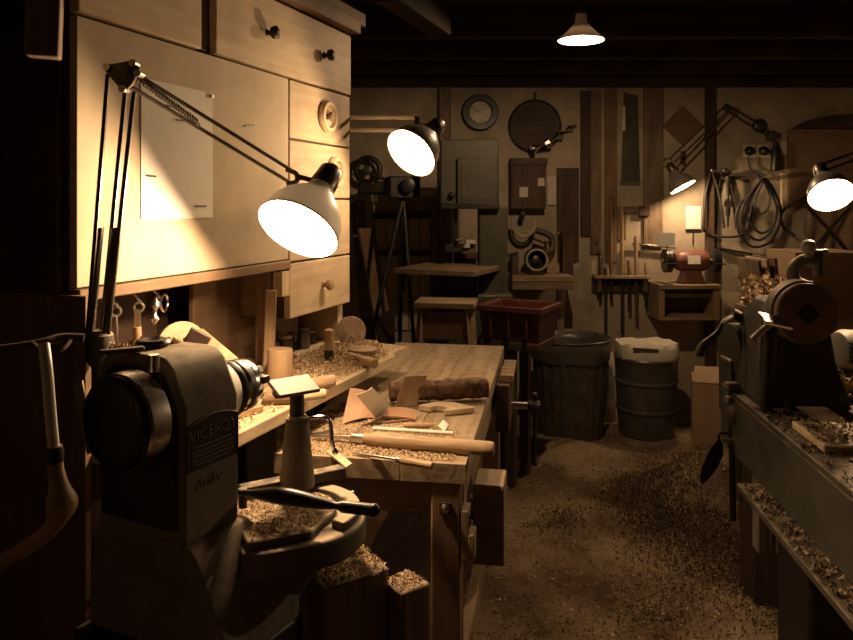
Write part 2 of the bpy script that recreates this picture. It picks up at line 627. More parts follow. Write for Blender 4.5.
ceil = thing('ceiling', 'dark boarded ceiling with heavy joists', None, ((X0 + X1) / 2, 2, ZC), kind='structure')
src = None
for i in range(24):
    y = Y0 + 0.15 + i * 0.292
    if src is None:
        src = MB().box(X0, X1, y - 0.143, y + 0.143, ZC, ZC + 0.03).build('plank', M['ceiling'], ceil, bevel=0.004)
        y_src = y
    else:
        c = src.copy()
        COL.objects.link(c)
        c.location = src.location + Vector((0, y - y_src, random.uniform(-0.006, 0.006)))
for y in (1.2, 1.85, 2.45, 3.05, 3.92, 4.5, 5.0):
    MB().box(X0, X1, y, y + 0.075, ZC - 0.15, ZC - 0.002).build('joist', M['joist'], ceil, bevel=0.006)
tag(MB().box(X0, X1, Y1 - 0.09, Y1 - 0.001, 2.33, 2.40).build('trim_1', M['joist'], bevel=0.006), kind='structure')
# beam running along the top of the wall unit and on into the room
tag(MB(WF).box(2.52, 3.12, 1.02, 1.12, 2.235, 2.36).build('trim_2', M['beam_dark'], bevel=0.006), kind='structure')
tag(MB().box(0.09, 0.175, Y1 - 0.05, Y1 - 0.001, 0, 2.33).build('trim_3', M['oldZ'], bevel=0.004), kind='structure')
tag(MB().box(2.0, 2.055, Y1 - 0.055, Y1 - 0.001, 0.05, 2.33).build('trim_4', M['darkZ'], bevel=0.004), kind='structure')

# loose shavings on the floor
def fdens(x, y):
    return 0.25 + 0.75 * max(0, noise.noise((x * 1.7, y * 1.7, 9)) + 0.35)


pts = [(x, y, hfloor(x, y)) for x, y, _ in poly_points([(0.0, 1.9), (1.0, 1.9), (2.0, 3.4), (2.4, 5.2), (0.4, 5.2), (-0.1, 3.4)], 26000, dens=fdens)]
shavings('floor_shavings', pts, (0.004, 0.015), M['chip_dark'], 'brown wood shavings strewn over the trodden floor', 'shavings', flat=0.35)
pts = [(x, y, hfloor(x, y)) for x, y, _ in poly_points([(0.2, 2.6), (1.0, 2.4), (2.0, 3.4), (2.4, 5.0), (0.4, 5.0)], 1600, dens=fdens)]
shavings('floor_curls', pts, (0.006, 0.022), M['chip'], 'pale curled shavings lying among the brown ones on the floor', 'shavings', flat=0.5, curl=2.6)


pts = []
for cx, cy, rx, ry, n in ((1.16, 3.85, 0.13, 0.16, 4000), (1.05, 3.5, 0.12, 0.2, 3400), (1.2, 3.2, 0.16, 0.28, 6000), (1.3, 2.75, 0.16, 0.25, 4000), (0.62, 3.5, 0.06, 0.1, 600), (0.85, 2.75, 0.1, 0.12, 900)):
    for _ in range(n):
        x, y = random.gauss(cx, rx), random.gauss(cy, ry)
        pts.append((x, y, hfloor(x, y) + 0.012 * random.random()))
shavings('dark_shavings', pts, (0.004, 0.016), M['chip_black'], 'heap of dark brown shavings across the middle of the floor', 'shavings', flat=0.6, curl=2.2)


# ---------------------------------------------------------------- lamps
def lamp_head(root, c, nrm, r, L, power, shade_mat, style='bell', lined=True):
    """opening centred at c facing nrm; parts: shade, reflector, socket, bulb and its light"""
    nrm = Vector(nrm).normalized()
    c = Vector(c)
    if style == 'bell':
        prof = [(0, r), (0.10 * L, r * 0.985), (0.3 * L, r * 0.92), (0.5 * L, r * 0.78), (0.68 * L, r * 0.58), (0.82 * L, r * 0.40), (0.9 * L, r * 0.33), (L, r * 0.31)]
    else:
        prof = [(0, r), (0.06 * L, r * 0.97), (0.3 * L, r * 0.62), (0.5 * L, r * 0.42), (0.65 * L, r * 0.26), (L, r * 0.22)]
    MB().lathe(c, -nrm, prof, 36, cap=False).build('shade', shade_mat, root, sharp=180)
    MB().torus(c, nrm, r, 0.0025, 36, 6).build('rim', shade_mat, root)
    if lined:
        MB().lathe(c - nrm * 0.0015, -nrm, [(t, q - 0.003) for t, q in prof[:-1]] + [(prof[-2][0] + 0.003, 0.001)], 36, cap=False).build('reflector', M['white_in'], root, sharp=180)
    k = prof[-1][1]
    MB().lathe(c - nrm * (L * 0.97), -nrm, [(0, k * 1.05), (L * 0.10, k * 1.1), (L * 0.42, k * 0.95), (L * 0.5, k * 0.6), (L * 0.52, k * 0.3)], 20).build('socket', M['lamp_arm'], root)
    b = MB()
    b.lathe(c - nrm * L * 0.80, nrm, [(0, 0.012), (0.02, 0.014), (L * 0.3, r * 0.26), (L * 0.42, r * 0.31), (L * 0.52, r * 0.29), (L * 0.6, r * 0.2), (L * 0.63, 0.002)], 18)
    b.build('bulb', M['bulb'], root)
    ld = bpy.data.lights.new('bulb_light', 'POINT')
    ld.color = WARM
    ld.energy = power
    ld.shadow_soft_size = 0.02
    lo = bpy.data.objects.new('bulb_light', ld)
    COL.objects.link(lo)
    lo.parent = root
    lo.matrix_parent_inverse = root.matrix_basis.inverted()
    lo.location = c - nrm * L * 0.02
    return c - nrm * L * 1.3


def twin_arm(root, a, b, gap, r=0.0045, up=Vector((0, 0, 1))):
    a, b = Vector(a), Vector(b)
    d = (b - a).normalized()
    s = d.cross(Vector((0, 1, 0)))
    s = (s if s.length > 0.1 else d.cross(Vector((1, 0, 0)))).normalized() * gap
    for k in (-0.5, 0.5):
        MB().cyl(a + s * k, b + s * k, r, n=8).build('arm_rod', M['lamp_arm'], root)


# near lamp over the lathe
lampb = WF @ Vector((1.19, 1.13, 1.10))
nl = thing('spring_arm_lamp', 'lit spring-arm lamp hanging over the near lathe, the largest lamp', 'lamp', lampb, 'lit lamps')
c1 = at(298, 229, 1.72)
n1 = Vector((-0.32, -0.61, -0.72))
top = lamp_head(nl, c1, n1, 0.098, 0.137, POWER['near'], M['shade_cream'], lined=False)
elbow = at(124, 74, 1.45)
foot = Vector((lampb.x, lampb.y, 1.235))
MB().lathe(lampb, (0, 0, 1), [(0, 0.010), (0.01, 0.0165), (0.07, 0.0165), (0.085, 0.026), (0.135, 0.026), (0.145, 0.018)], 18).build('base', M['irondust'], nl)
for dx, dy in ((-0.028, 0.0), (0.0, 0.006), (0.02, -0.006)):
    MB().cyl(foot + Vector((dx * 0.9, dy, 0.0)), elbow + Vector((dx * 1.1, dy, -0.035 if dx > -0.02 else 0.0)), 0.005, n=8).build('arm_rod', M['lamp_arm'], nl)
for dx in (-0.014, 0.012):                       # springs beside the lower rods
    a = foot + Vector((dx, -0.008, 0.0))
    b = foot.lerp(elbow, 0.42) + Vector((dx, -0.008, 0))
    MB().tube([a.lerp(b, i / 420) + Vector((0.005 * math.cos(i * 1.05), 0.005 * math.sin(i * 1.05), 0)) for i in range(421)], 0.0017, 5).build('spring', M['lamp_arm'], nl)
MB().prism([(-0.036, 0.006), (-0.026, 0.018), (0.016, 0.026), (0.032, 0.010), (0.016, -0.022), (0.0, -0.036)], -0.004, 0.004,
           Matrix.Translation(elbow) @ Matrix.Rotation(R(90), 4, 'X')).build('elbow_plate', M['lamp_arm'], nl, bevel=0.001)
for q in ((-0.03, 0.012), (0.0, -0.03), (0.02, 0.02), (0.03, 0.0)):
    MB().cyl(elbow + Vector((q[0], -0.012, q[1])), elbow + Vector((q[0], 0.012, q[1])), 0.007, n=12).build('pivot', M['steel'], nl)
wrist = at(291, 176, 1.80)
d = (wrist - elbow)
for k, sg in ((0.012, 0), (-0.014, 1)):
    off = Vector((0.35 * k, 0, k))
    MB().cyl(elbow + off + d * 0.03, wrist + off, 0.0045, n=8).build('arm_rod', M['lamp_arm'], nl)
a, b = elbow + Vector((0.01, -0.006, 0.004)), elbow.lerp(wrist, 0.40) + Vector((0.0, -0.006, -0.006))
MB().tube([a.lerp(b, i / 140) + Vector((0.0, 0.007 * math.cos(i * 1.3), 0.007 * math.sin(i * 1.3))) for i in range(141)], 0.0016, 5).build('spring', M['lamp_arm'], nl)
MB().tube(spline([wrist + Vector((-0.012, 0, 0.016)), wrist + Vector((0.012, 0, 0.006)), wrist + Vector((0.014, 0, -0.012)), wrist + Vector((-0.01, 0, -0.02))], 5), 0.006, 8).build('wrist_bracket', M['lamp_arm'], nl)
MB().bar(wrist + Vector((0.01, 0, 0)), top + n1 * 0.03, 0.012, 0.012).build('neck', M['lamp_arm'], nl)

# second lamp reaching out beyond the drawers
mount = WF @ Vector((2.493, 1.26, 1.80))
al = thing('spring_arm_lamp', 'lit lamp on a short horizontal arm reaching past the drawer fronts', 'lamp', mount, 'lit lamps')
c2 = at(411, 153, 2.5)
top2 = lamp_head(al, c2, (-0.53, -0.60, -0.60), 0.093, 0.13, POWER['arm'], M['lamp_grey'])
j2 = at(417, 122, 2.66)
for dz in (0.016, -0.03):
    MB().cyl(mount + Vector((0, 0, dz + 0.0)), j2 + Vector((0, 0, dz)), 0.008, n=8).build('arm_rod', M['lamp_pale'], al)
MB().bar(j2 + Vector((0, 0, 0.02)), j2 + Vector((0, 0, -0.035)), 0.018, 0.014).build('joint', M['lamp_arm'], al)
MB().cyl(j2 + Vector((0, 0, -0.01)), top2, 0.006, n=8).build('neck', M['lamp_arm'], al)
MB().boxc(mount, (0.02, 0.05, 0.09), (0, 0, 70)).build('mount', M['lamp_arm'], al, bevel=0.003)

# pendant
pl = thing('pendant_lamp', 'lit cone-shaded pendant lamp hanging from the dark ceiling', 'lamp', at(581, 38, 3.4), 'lit lamps')
c3 = at(581, 40, 3.4)
lamp_head(pl, c3, (0, 0, -1), 0.104, 0.12, POWER['pendant'], M['shade_dim'], 'cone', lined=False)
MB().cyl(c3 + Vector((0, 0, 0.13)), (c3.x, c3.y, ZC - 0.001), 0.004, n=8).build('flex', M['cable'], pl)
MB().lathe((c3.x, c3.y, ZC - 0.001), (0, 0, -1), [(0, 0.04), (0.02, 0.038), (0.03, 0.01)], 18).build('ceiling_rose', M['lamp_pale'], pl)

# lamp on the back wall above the grinder
wl = thing('spring_arm_lamp', 'small lit lamp bent down from folded arms over the red grinder', 'lamp', at(727, 150, 5.39), 'lit lamps')
c4 = at(683, 187, 5.12)
n4 = Vector((0.42, -0.28, -0.86))
top4 = lamp_head(wl, c4, n4, 0.092, 0.13, POWER['wall'], M['lamp_grey'])
k4, b4 = at(727, 108, 5.25), at(712, 150, 5.34)
k5 = at(772, 136, 5.34)
for o4 in (-0.014, 0.014):
    MB().cyl(k5 + Vector((o4, 0, o4)), k4 + Vector((o4, 0, o4)), 0.006, n=8).build('arm_rod', M['lamp_arm'], wl)
    MB().cyl(k4 + Vector((o4, 0, -o4)), top4 + Vector((o4 + 0.02, 0.02, 0.04 - o4)), 0.006, n=8).build('arm_rod', M['lamp_arm'], wl)
MB().boxc(k4, (0.05, 0.03, 0.05), (0, 30, 0)).build('elbow_plate', M['lamp_arm'], wl, bevel=0.004)
MB().bar(k5 + Vector((0, 0.05, 0)), k5 + Vector((0, -0.02, 0)), 0.05, 0.07).build('mount', M['lamp_arm'], wl, bevel=0.004)
MB().tube(spline([top4 + Vector((0.02, 0.02, 0.04)), top4 + Vector((-0.03, 0, 0.05)), top4 + Vector((-0.05, 0, 0.0)), top4], 5), 0.005, 8).build('neck', M['lamp_arm'], wl)

# lamp above the far lathe
rl = thing('spring_arm_lamp', 'lit lamp glaring above the far lathe headstock', 'lamp', at(905, 330, 2.5), 'lit lamps')
c5 = at(831, 195, 2.35)
n5 = Vector((-0.12, -0.72, -0.66))
top5 = lamp_head(rl, c5, n5, 0.068, 0.10, POWER['lathe'], M['lamp_grey'])
e5 = at(872, 150, 2.55)
for o4 in (-0.012, 0.012):
    MB().cyl(top5 + Vector((0, 0, o4)), e5 + Vector((0, 0, o4)), 0.005, n=8).build('arm_rod', M['lamp_arm'], rl)
    MB().cyl(e5 + Vector((o4, 0, 0)), at(905, 330, 2.5) + Vector((o4, 0, 0)), 0.005, n=8).build('arm_rod', M['lamp_arm'], rl)
MB().boxc(e5, (0.05, 0.02, 0.05), (0, 20, 0)).build('elbow_plate', M['lamp_arm'], rl, bevel=0.003)
MB().lathe(at(905, 330, 2.5), (0, 0, -1), [(0, 0.012), (0.08, 0.014), (0.09, 0.035), (0.125, 0.035)], 16).build('base', M['irondust'], rl)
#PART2


def lettering(body, size, Mx, name, mat, parent, depth=0.0012, shear=0.0, align_x='CENTER'):
    cu = bpy.data.curves.new(name, 'FONT')
    cu.body = body
    cu.size = size
    cu.extrude = depth
    cu.shear = shear
    cu.align_x = align_x
    cu.align_y = 'CENTER'
    tmp = bpy.data.objects.new('tmp_text', cu)
    COL.objects.link(tmp)
    me = bpy.data.meshes.new_from_object(tmp.evaluated_get(bpy.context.evaluated_depsgraph_get()))
    bpy.data.objects.remove(tmp)
    me.name = name
    me.materials.clear()
    me.materials.append(mat)
    o = bpy.data.objects.new(name, me)
    COL.objects.link(o)
    o.parent = parent
    W = Matrix()
    chain = []
    p = parent
    while p:
        chain.append(p)
        p = p.parent
    for q in reversed(chain):
        W = W @ q.matrix_parent_inverse @ q.matrix_basis
    o.matrix_parent_inverse = W.inverted()
    o.matrix_basis = Mx
    return o


# ================================================================ WALL UNIT
wu = thing('panel_cabinet', 'pale plywood-fronted wall cabinet with a paper pinned on it', 'cabinet', WF @ Vector((1.62, 1.36, 1.31)))
MB(WF).box(1.20, 2.045, 1.222, 1.515, 1.315, 1.893).build('body', M['darkX'], wu)
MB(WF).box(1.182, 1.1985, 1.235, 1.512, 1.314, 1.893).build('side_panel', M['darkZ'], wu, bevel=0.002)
MB(WF).box(1.182, 1.1985, 1.16, 1.512, 0.0, 1.312).build('lower_side', M['brownZ'], wu, bevel=0.002)
MB(WF).box(1.20, 2.042, 1.20, 1.220, 1.325, 1.886).build('front_panel', M['ply'], wu, bevel=0.002)
MB(WF).box(1.20, 2.045, 1.192, 1.25, 1.296, 1.322).build('bottom_lip', M['brownX'], wu, bevel=0.003)

ps = thing('paper_sheet', 'white paper sheet with faint pencil drawing pinned to the plywood cabinet', 'paper', WF @ Vector((1.52, 1.198, 1.62)))
pm = MB(WF)
g = 8
pm.add([(1.386 + 0.268 * i / g, 1.1975 - 0.004 * math.sin(math.pi * i / g) * (1 - j / g), 1.462 + 0.325 * j / g) for j in range(g + 1) for i in range(g + 1)],
       [(j * (g + 1) + i, j * (g + 1) + i + 1, (j + 1) * (g + 1) + i + 1, (j + 1) * (g + 1) + i) for j in range(g) for i in range(g)])
pm.build('sheet', M['paper'], ps, sharp=180)
for x, z, w in ((1.40, 1.56, 0.03), (1.57, 1.49, 0.05), (1.50, 1.70, 0.08), (1.46, 1.73, 0.04)):
    MB(WF).box(x, x + w, 1.1915, 1.1925, z, z + 0.004).build('pencil_mark', M['ink'], ps)
for x in (1.394, 1.646):
    MB(WF).lathe((x, 1.198, 1.778), (0, -1, 0), [(0, 0.002), (0.004, 0.006), (0.008, 0.005)], 10).build('pin', M['steel'], ps)
solo(MB(WF).bar((1.80, 1.197, 1.715), (1.845, 1.197, 1.722), 0.004, 0.004), 'nail', M['iron'], 'small dark nail lying flat on the plywood cabinet front', 'nail')

du = thing('drawer_unit', 'bank of four pale pine drawers beside the plywood cabinet', 'drawers', WF @ Vector((2.26, 1.36, 1.0)))
MB(WF).box(2.047, 2.48, 1.222, 1.515, 1.14, 1.893).build('body', M['darkX'], du)
for k, (z0, z1) in enumerate(((1.138, 1.310), (1.316, 1.511), (1.517, 1.697), (1.703, 1.886))):
    kc = (2.27, 2.30, 2.35, 2.29)[k]
    dr = MB(WF).box(2.05, 2.478, 1.20, 1.221, z0, z1).build('drawer', M['pineX'], du, bevel=0.003)
    zc = (z0 + z1) / 2
    if k == 0:
        kx = MB(WF)
        kx.lathe((kc, 1.2, zc), (0, -1, 0), [(0, 0.014), (0.004, 0.008), (0.012, 0.008), (0.018, 0.016), (0.026, 0.020), (0.034, 0.017), (0.038, 0.006)], 18)
        kx.build('knob', M['turnedY'], dr)
    else:
        kx = MB(WF)
        kx.lathe((kc, 1.2, zc), (0, -1, 0), [(0, 0.054), (0.010, 0.056), (0.020, 0.050), (0.022, 0.040), (0.010, 0.034), (0.006, 0.001)], 26)
        kx.build('pull_ring', M['pineX'], dr)
        MB(WF).lathe((kc, 1.196, zc), (0, -1, 0), [(0, 0.010), (0.010, 0.009), (0.016, 0.016), (0.024, 0.013), (0.027, 0.004)], 14).build('knob', M['brownY'], dr)
MB(WF).box(2.442, 2.48, 1.23, 1.5, 1.002, 1.14).build('side_foot', M['pineZ'], du, bevel=0.002)
MB(WF).box(2.012, 2.046, 1.255, 1.30, 1.002, 1.314).build('post', M['brownZ'], du, bevel=0.002)
MB(WF).box(1.985, 2.03, 1.188, 1.22, 1.215, 1.29).build('block', M['pineZ'], du, bevel=0.002)

uc = thing('upper_cabinet', 'pine wall cupboard with round knobs above the drawers and plywood panel', 'cabinet', WF @ Vector((1.84, 1.36, 1.9)))
MB(WF).box(1.20, 2.48, 1.222, 1.515, 1.896, 2.115).build('body', M['darkX'], uc)
for x0, x1, ks in ((1.20, 1.605, (1.40,)), (1.665, 2.478, (1.915, 2.27))):
    dr = MB(WF).box(x0, x1, 1.195, 1.221, 1.893, 2.108).build('door', M['pineX'], uc, bevel=0.003)
    for kx in ks:
        MB(WF).lathe((kx, 1.195, 2.0), (0, -1, 0), [(0, 0.013), (0.004, 0.007), (0.014, 0.008), (0.018, 0.018), (0.030, 0.020), (0.036, 0.012), (0.038, 0.004)], 16).build('knob', M['iron'], dr)
MB(WF).box(1.607, 1.663, 1.215, 1.24, 1.897, 2.108).build('divider', M['darkZ'], uc)
MB(WF).box(1.1, 2.5, 1.165, 1.30, 2.118, 2.17).build('top_rail', M['brownX'], uc, bevel=0.004)
# the boards stored on top
for i, (x0, x1, y0, z0, h, m) in enumerate(((1.9, 2.62, 1.2, 2.172, 0.05, 'brownX'), (2.05, 2.56, 1.34, 2.172, 0.07, 'oldX'), (1.2, 1.85, 1.22, 2.172, 0.06, 'darkX'))):
    solo(MB(WF).box(x0, x1, y0, y0 + 0.13, z0, z0 + h), 'timber_offcut', M[m],
         ('long brown timber offcut jutting out over the drawers at the ceiling', 'greyed timber offcut stored behind the brown one above the drawers', 'dark timber offcut stored on the cupboard above the plywood panel')[i], 'offcut', 'timber offcuts above the cupboard', bevel=0.004)

PF0 = Matrix(((1, 0, 0, 0), (0, 0, -1, 0), (0, 1, 0, 0), (0, 0, 0, 1)))
sh = thing('dusty_shelf', 'long dusty shelf board below the drawers, strewn with shavings', 'shelf', WF @ Vector((1.8, 1.3, 0)))
SHP = [(1.205, 1.005), (1.31, 1.005), (1.31, 0.94), (2.28, 0.94), (2.50, 1.10), (2.50, 1.51), (1.205, 1.51)]
MB(WF).prism(SHP, 0.968, 1.0).build('board', M['shelf'], sh, bevel=0.003)
MB(WF).box(1.3, 2.48, 1.30, 1.34, 0.86, 0.967).build('bearer', M['darkX'], sh)
for x in (1.3, 1.7, 2.44):
    MB(WF).box(x, x + 0.06, 1.28, 1.34, 0.0, 0.967).build('leg', M['darkZ'], sh)
MB(WF).box(2.040, 2.0465, 1.302, 1.51, 1.142, 1.313).build('side_lining', M['brownX'], du, bevel=0.001)
solo(MB(WF).prism([(1.80, 1.001), (2.40, 1.001), (2.40, 1.137), (2.038, 1.137), (2.038, 1.312), (1.80, 1.312)], -1.386, -1.37, PF0), 'backboard', M['brownX'], 'brown board standing upright below the plywood cabinet', 'board', bevel=0.002)
solo(MB(WF).box(1.22, 1.79, 1.49, 1.512, 1.001, 1.312), 'backboard', M['darkX'], 'dark board closing the recess behind the hanging keys', 'board')

SHAV = [(1.33, 0.95), (2.27, 0.95), (2.46, 1.1), (2.46, 1.21), (1.33, 1.21)]


def sdens(x, y):
    return min(1.0, 0.12 + 1.1 * math.exp(-((x - 2.13) / 0.26) ** 2 - ((y - 1.08) / 0.12) ** 2))


shavings('shelf_shavings', poly_points(SHAV, 6500, WF, 1.001, lambda x, y: 0.028 * random.random() * sdens(x, y), sdens), (0.004, 0.013), M['chip'],
         'pale curled shavings heaped along the dusty shelf', 'shavings', flat=0.7, curl=2.4)
hp = MB(WF)
g = 26
hp.add([(1.85 + 0.6 * i / g, 0.96 + 0.25 * j / g, 0.999 + 0.024 * math.exp(-((i / g - 0.5) * 2.4) ** 2 - ((j / g - 0.55) * 2.6) ** 2) * (0.8 + 0.6 * noise.noise((i * 0.4, j * 0.4, 1))) - 0.002)
        for j in range(g + 1) for i in range(g + 1)],
       [(j * (g + 1) + i, j * (g + 1) + i + 1, (j + 1) * (g + 1) + i + 1, (j + 1) * (g + 1) + i) for j in range(g) for i in range(g)])
ho = hp.build('shelf_sawdust', M['dust'], sharp=180)
tag(ho, 'low heap of sawdust on the dusty shelf', 'sawdust', kind='stuff')

# things hanging below the plywood cabinet
for i, (x, hang, lab) in enumerate(((1.37, 0, 'steel eye key hanging below the cabinet beside the lamp arm'),
                                    (1.445, 1, 'steel eye key hanging between its neighbours below the cabinet'),
                                    (1.515, 2, 'small key with a large round ring hanging below the cabinet'))):
    t = thing('hanging_key', lab, 'key', WF @ Vector((x, 1.27, 1.315)), 'keys hanging below the cabinet')
    MB(WF).tube(spline([(x, 1.27, 1.298), (x, 1.27, 1.283), (x + 0.008, 1.262, 1.272), (x + 0.002, 1.252, 1.264), (x - 0.006, 1.256, 1.274)], 5), 0.0028, 6).build('hook', M['steel'], t)
    if hang < 2:
        MB(WF).torus((x, 1.256, 1.252), (0.7, 1, 0), 0.011, 0.0036, 18, 7).build('eye', M['steel'], t)
        MB(WF).bar((x, 1.256, 1.242), (x + 0.004, 1.256, 1.165), 0.009, 0.006).build('shank', M['steel'], t, bevel=0.001)
        MB(WF).boxc((x + 0.006, 1.256, 1.172), (0.016, 0.006, 0.012)).build('bit', M['steel'], t, bevel=0.001)
    else:
        MB(WF).torus((x + 0.016, 1.252, 1.252), (-0.3, 1, 0), 0.021, 0.0035, 24, 7).build('ring', M['chrome'], t)
        MB(WF).lathe((x - 0.012, 1.254, 1.268), (-0.1, 0, -1), [(0, 0.004), (0.01, 0.010), (0.02, 0.012), (0.028, 0.006), (0.04, 0.005), (0.052, 0.013), (0.058, 0.008), (0.066, 0.002)], 12).build('bow', M['steel'], t)

# things standing and lying on the shelf
t = thing('file', 'small file with a turned wooden handle standing behind the near lathe', 'file', at(137, 345, 1.72))
p = at(137, 340, 1.72)
p.z = 1.001
MB().lathe(p, (0, 0, 1), [(0, 0.012), (0.10, 0.012), (0.12, 0.016), (0.17, 0.015), (0.19, 0.009), (0.195, 0.011), (0.215, 0.009)], 14).build('handle', M['turnedZ'], t)
MB().bar(p + Vector((0, 0, 0.21)), p + Vector((0.0, 0, 0.255)), 0.012, 0.004).build('blade', M['steel'], t)

solo(MB(WF).box(1.46, 1.68, 1.14, 1.30, 1.001, 1.075), 'packing_block', M['oldX'], 'square wood block under the round turned disc', 'block', bevel=0.003)
dp = WF @ Vector((1.57, 1.23, 1.138))
solo(MB().lathe(dp, Vector((0.55, -0.8, 0.22)), [(-0.009, 0.058), (-0.007, 0.062), (0.007, 0.062), (0.009, 0.060)], 36), 'wooden_disc', M['pineX'],
     'pale round turned disc leaning behind the near lathe', 'disc')
solo(MB().bar(at(193, 336, 1.80), at(230, 368, 1.70), 0.055, 0.022, 20), 'tilted_board_end', M['oakY'], 'short pale board tilted between the disc and the near lathe', 'offcut', bevel=0.004)
solo(MB().boxc(at(196, 342, 1.70), (0.05, 0.02, 0.05), (0, 30, 20)), 'dark_offcut', M['darkX'], 'dark wedge of wood between the round disc and tilted board', 'offcut', bevel=0.003)

p = at(268, 373, 2.2)
p.z = 1.001
solo(MB().box(-0.016, 0.016, -0.012, 0.012, 0, 0.243, Matrix.Translation(p) @ Euler((0, R(2), R(20))).to_matrix().to_4x4()), 'square_stick', M['turnedZ'],
     'square wooden stick standing upright before the brown board', 'stick', bevel=0.003)
p = onz(280, 381, 1.001)
solo(MB().lathe(p, (0, 0, 1), [(0, 0.033), (0.004, 0.035), (0.086, 0.035), (0.090, 0.033)], 28), 'wood_cylinder', M['turnedZ'], 'short upright wooden cylinder with a pale sawn top', 'wood block')
t = thing('stub_brush', 'round stub brush with dark bristles standing among shelf shavings', 'brush', onz(329, 366, 1.0))
p = onz(329, 366, 1.001)
MB().lathe(p, (0, 0, 1), [(0, 0.017), (0.015, 0.016), (0.05, 0.0145)], 16).build('bristles', M['black'], t)
MB().lathe(p + Vector((0, 0, 0.05)), (0, 0, 1), [(0, 0.015), (0.03, 0.0155), (0.045, 0.012), (0.05, 0.016), (0.06, 0.015), (0.064, 0.008)], 16).build('handle', M['turnedZ'], t)
p = onz(351, 346, 1.0)
t = thing('faceplate', 'round faceplate standing on edge at the end of the shelf', 'faceplate', p)
MB().lathe(p + Vector((0, 0.0, 0.052)), (0.25, -1, 0.25), [(-0.006, 0.05), (0.004, 0.052), (0.006, 0.049)], 32).build('disc', M['oakZ'], t, sharp=20)
for k in range(5):
    q = p + Vector((-0.03 + 0.015 * k, -0.012, 0.035 + 0.01 * (k % 2)))
    MB().cyl(q, q + Vector((0.004, -0.02, 0.006)), 0.0022, n=6).build('pin', M['steel'], t)
p = onz(363, 358, 1.001)
solo(MB().lathe(p, (0, 0, 1), [(0, 0.038), (0.004, 0.040), (0.016, 0.040), (0.020, 0.047), (0.030, 0.047), (0.033, 0.042)], 30), 'lid_blank', M['oakX'], 'round turned lid lying at the end of the dusty shelf', 'lid')


def rod(px0, py0, px1, py1, z, r, name, mat, label, cat, prof=None, n=16):
    a, b = onz(px0, py0, z), onz(px1, py1, z)
    a.z += r + 0.001
    b.z += r + 0.001
    L = (b - a).length
    pr = [(t * L, q * r) for t, q in (prof or [(0, 0.9), (0.02, 1), (0.98, 1), (1, 0.9)])]
    return solo(MB().lathe(a, b - a, pr, n), name, mat, label, cat)


rod(349, 362, 375, 369, 1.0, 0.015, 'turned_rod', M['turnedX'], 'short turned rod lying in front of the round lid', 'rod')
rod(306, 391, 334, 387, 1.0, 0.017, 'handle_blank', M['turnedX'], 'plain wooden tool handle lying behind the steel tool rest', 'handle', [(0, 0.7), (0.1, 0.85), (0.5, 1), (0.9, 1), (1, 0.85)])
rod(262, 405, 290, 404, 1.0, 0.015, 'dowel', M['brownX'], 'dark brown dowel lying beside the chuck', 'dowel')
rod(296, 403, 325, 399, 1.0, 0.013, 'dowel', M['pineX'], 'pale dowel lying along the shelf edge beyond the tool rest', 'dowel')
rod(294, 359, 313, 366, 1.0, 0.009, 'dowel', M['pineX'], 'thin pale dowel half buried in shavings beneath the drawers', 'dowel')
rod(288, 364, 303, 371, 1.0, 0.009, 'dowel', M['turnedX'], 'thin brown dowel half buried in shavings beneath the drawers', 'dowel')
p = onz(243, 416, 1.0)
solo(MB().prism([(-0.05, -0.012), (0.05, -0.016), (0.056, 0.014), (0.02, 0.02), (-0.05, 0.016)], 0, 0.016, Matrix.Translation(p + Vector((0, 0, 0.001))) @ Euler((0, 0, R(55))).to_matrix().to_4x4()), 'orange_wedge', M['turnedX'],
     'orange-brown wood wedge lying on the shelf under the chuck', 'offcut', bevel=0.002)
for i, (x, y, r, h, m, lab) in enumerate(((2.10, 1.29, 0.02, 0.055, 'turnedZ', 'small round wooden box below the bottom drawer'), (2.19, 1.30, 0.026, 0.06, 'glass', 'small dark jar below the bottom drawer'),
                                          (2.28, 1.28, 0.022, 0.075, 'stain', 'small dull tin below the bottom drawer'), (2.36, 1.30, 0.022, 0.05, 'iron', 'squat black pot below the bottom drawer'))):
    q = WF @ Vector((x, y, 1.001))
    t = thing('small_pot', lab, 'pot', q, 'pots below the drawers')
    MB().lathe(q, (0, 0, 1), [(0, r * 0.9), (0.004, r), (h * 0.75, r), (h * 0.8, r * 0.85)], 18).build('body', M[m], t)
    MB().lathe(q + Vector((0, 0, h * 0.8)), (0, 0, 1), [(0, r * 0.95), (h * 0.18, r * 0.95), (h * 0.2, r * 0.8)], 18).build('lid', M['turnedZ' if i % 2 else 'stain'], t)

# ================================================================ NEAR LATHE
ZS = 1.15
nlth = thing('bowl_lathe', 'grey enamelled lathe headstock with black handwheel and nameplate, nearest the eye', 'lathe', LF @ Vector((0.13, 0, 0)))
prof = [(-0.082, 0.94), (-0.082, 1.165), (-0.052, 1.228), (-0.035, 1.243), (-0.02, 1.246), (0.085, 1.246), (0.105, 1.238), (0.117, 1.215), (0.117, 0.94)]
PX = Matrix(((0, 0, 1, 0), (1, 0, 0, 0), (0, 1, 0, 0), (0, 0, 0, 1)))     # (y, z, x) -> (x, y, z)
MB(LF).prism(prof, 0.072, 0.205, PX).build('headstock', M['lathe'], nlth, bevel=0.009, seg=3)
inner = [(-0.07, 0.97), (-0.07, 1.155), (-0.042, 1.215), (-0.02, 1.228), (0.075, 1.228), (0.1, 1.2), (0.1, 0.97)]
MB(LF).prism(inner, 0.062, 0.074, PX).build('end_cover', M['black'], nlth, bevel=0.004)
MB(LF).lathe((-0.004, 0, ZS), (1, 0, 0), [(0, 0.012), (0.001, 0.05), (0.004, 0.066), (0.010, 0.0735), (0.016, 0.075)], 48).build('handwheel', M['black'], nlth)
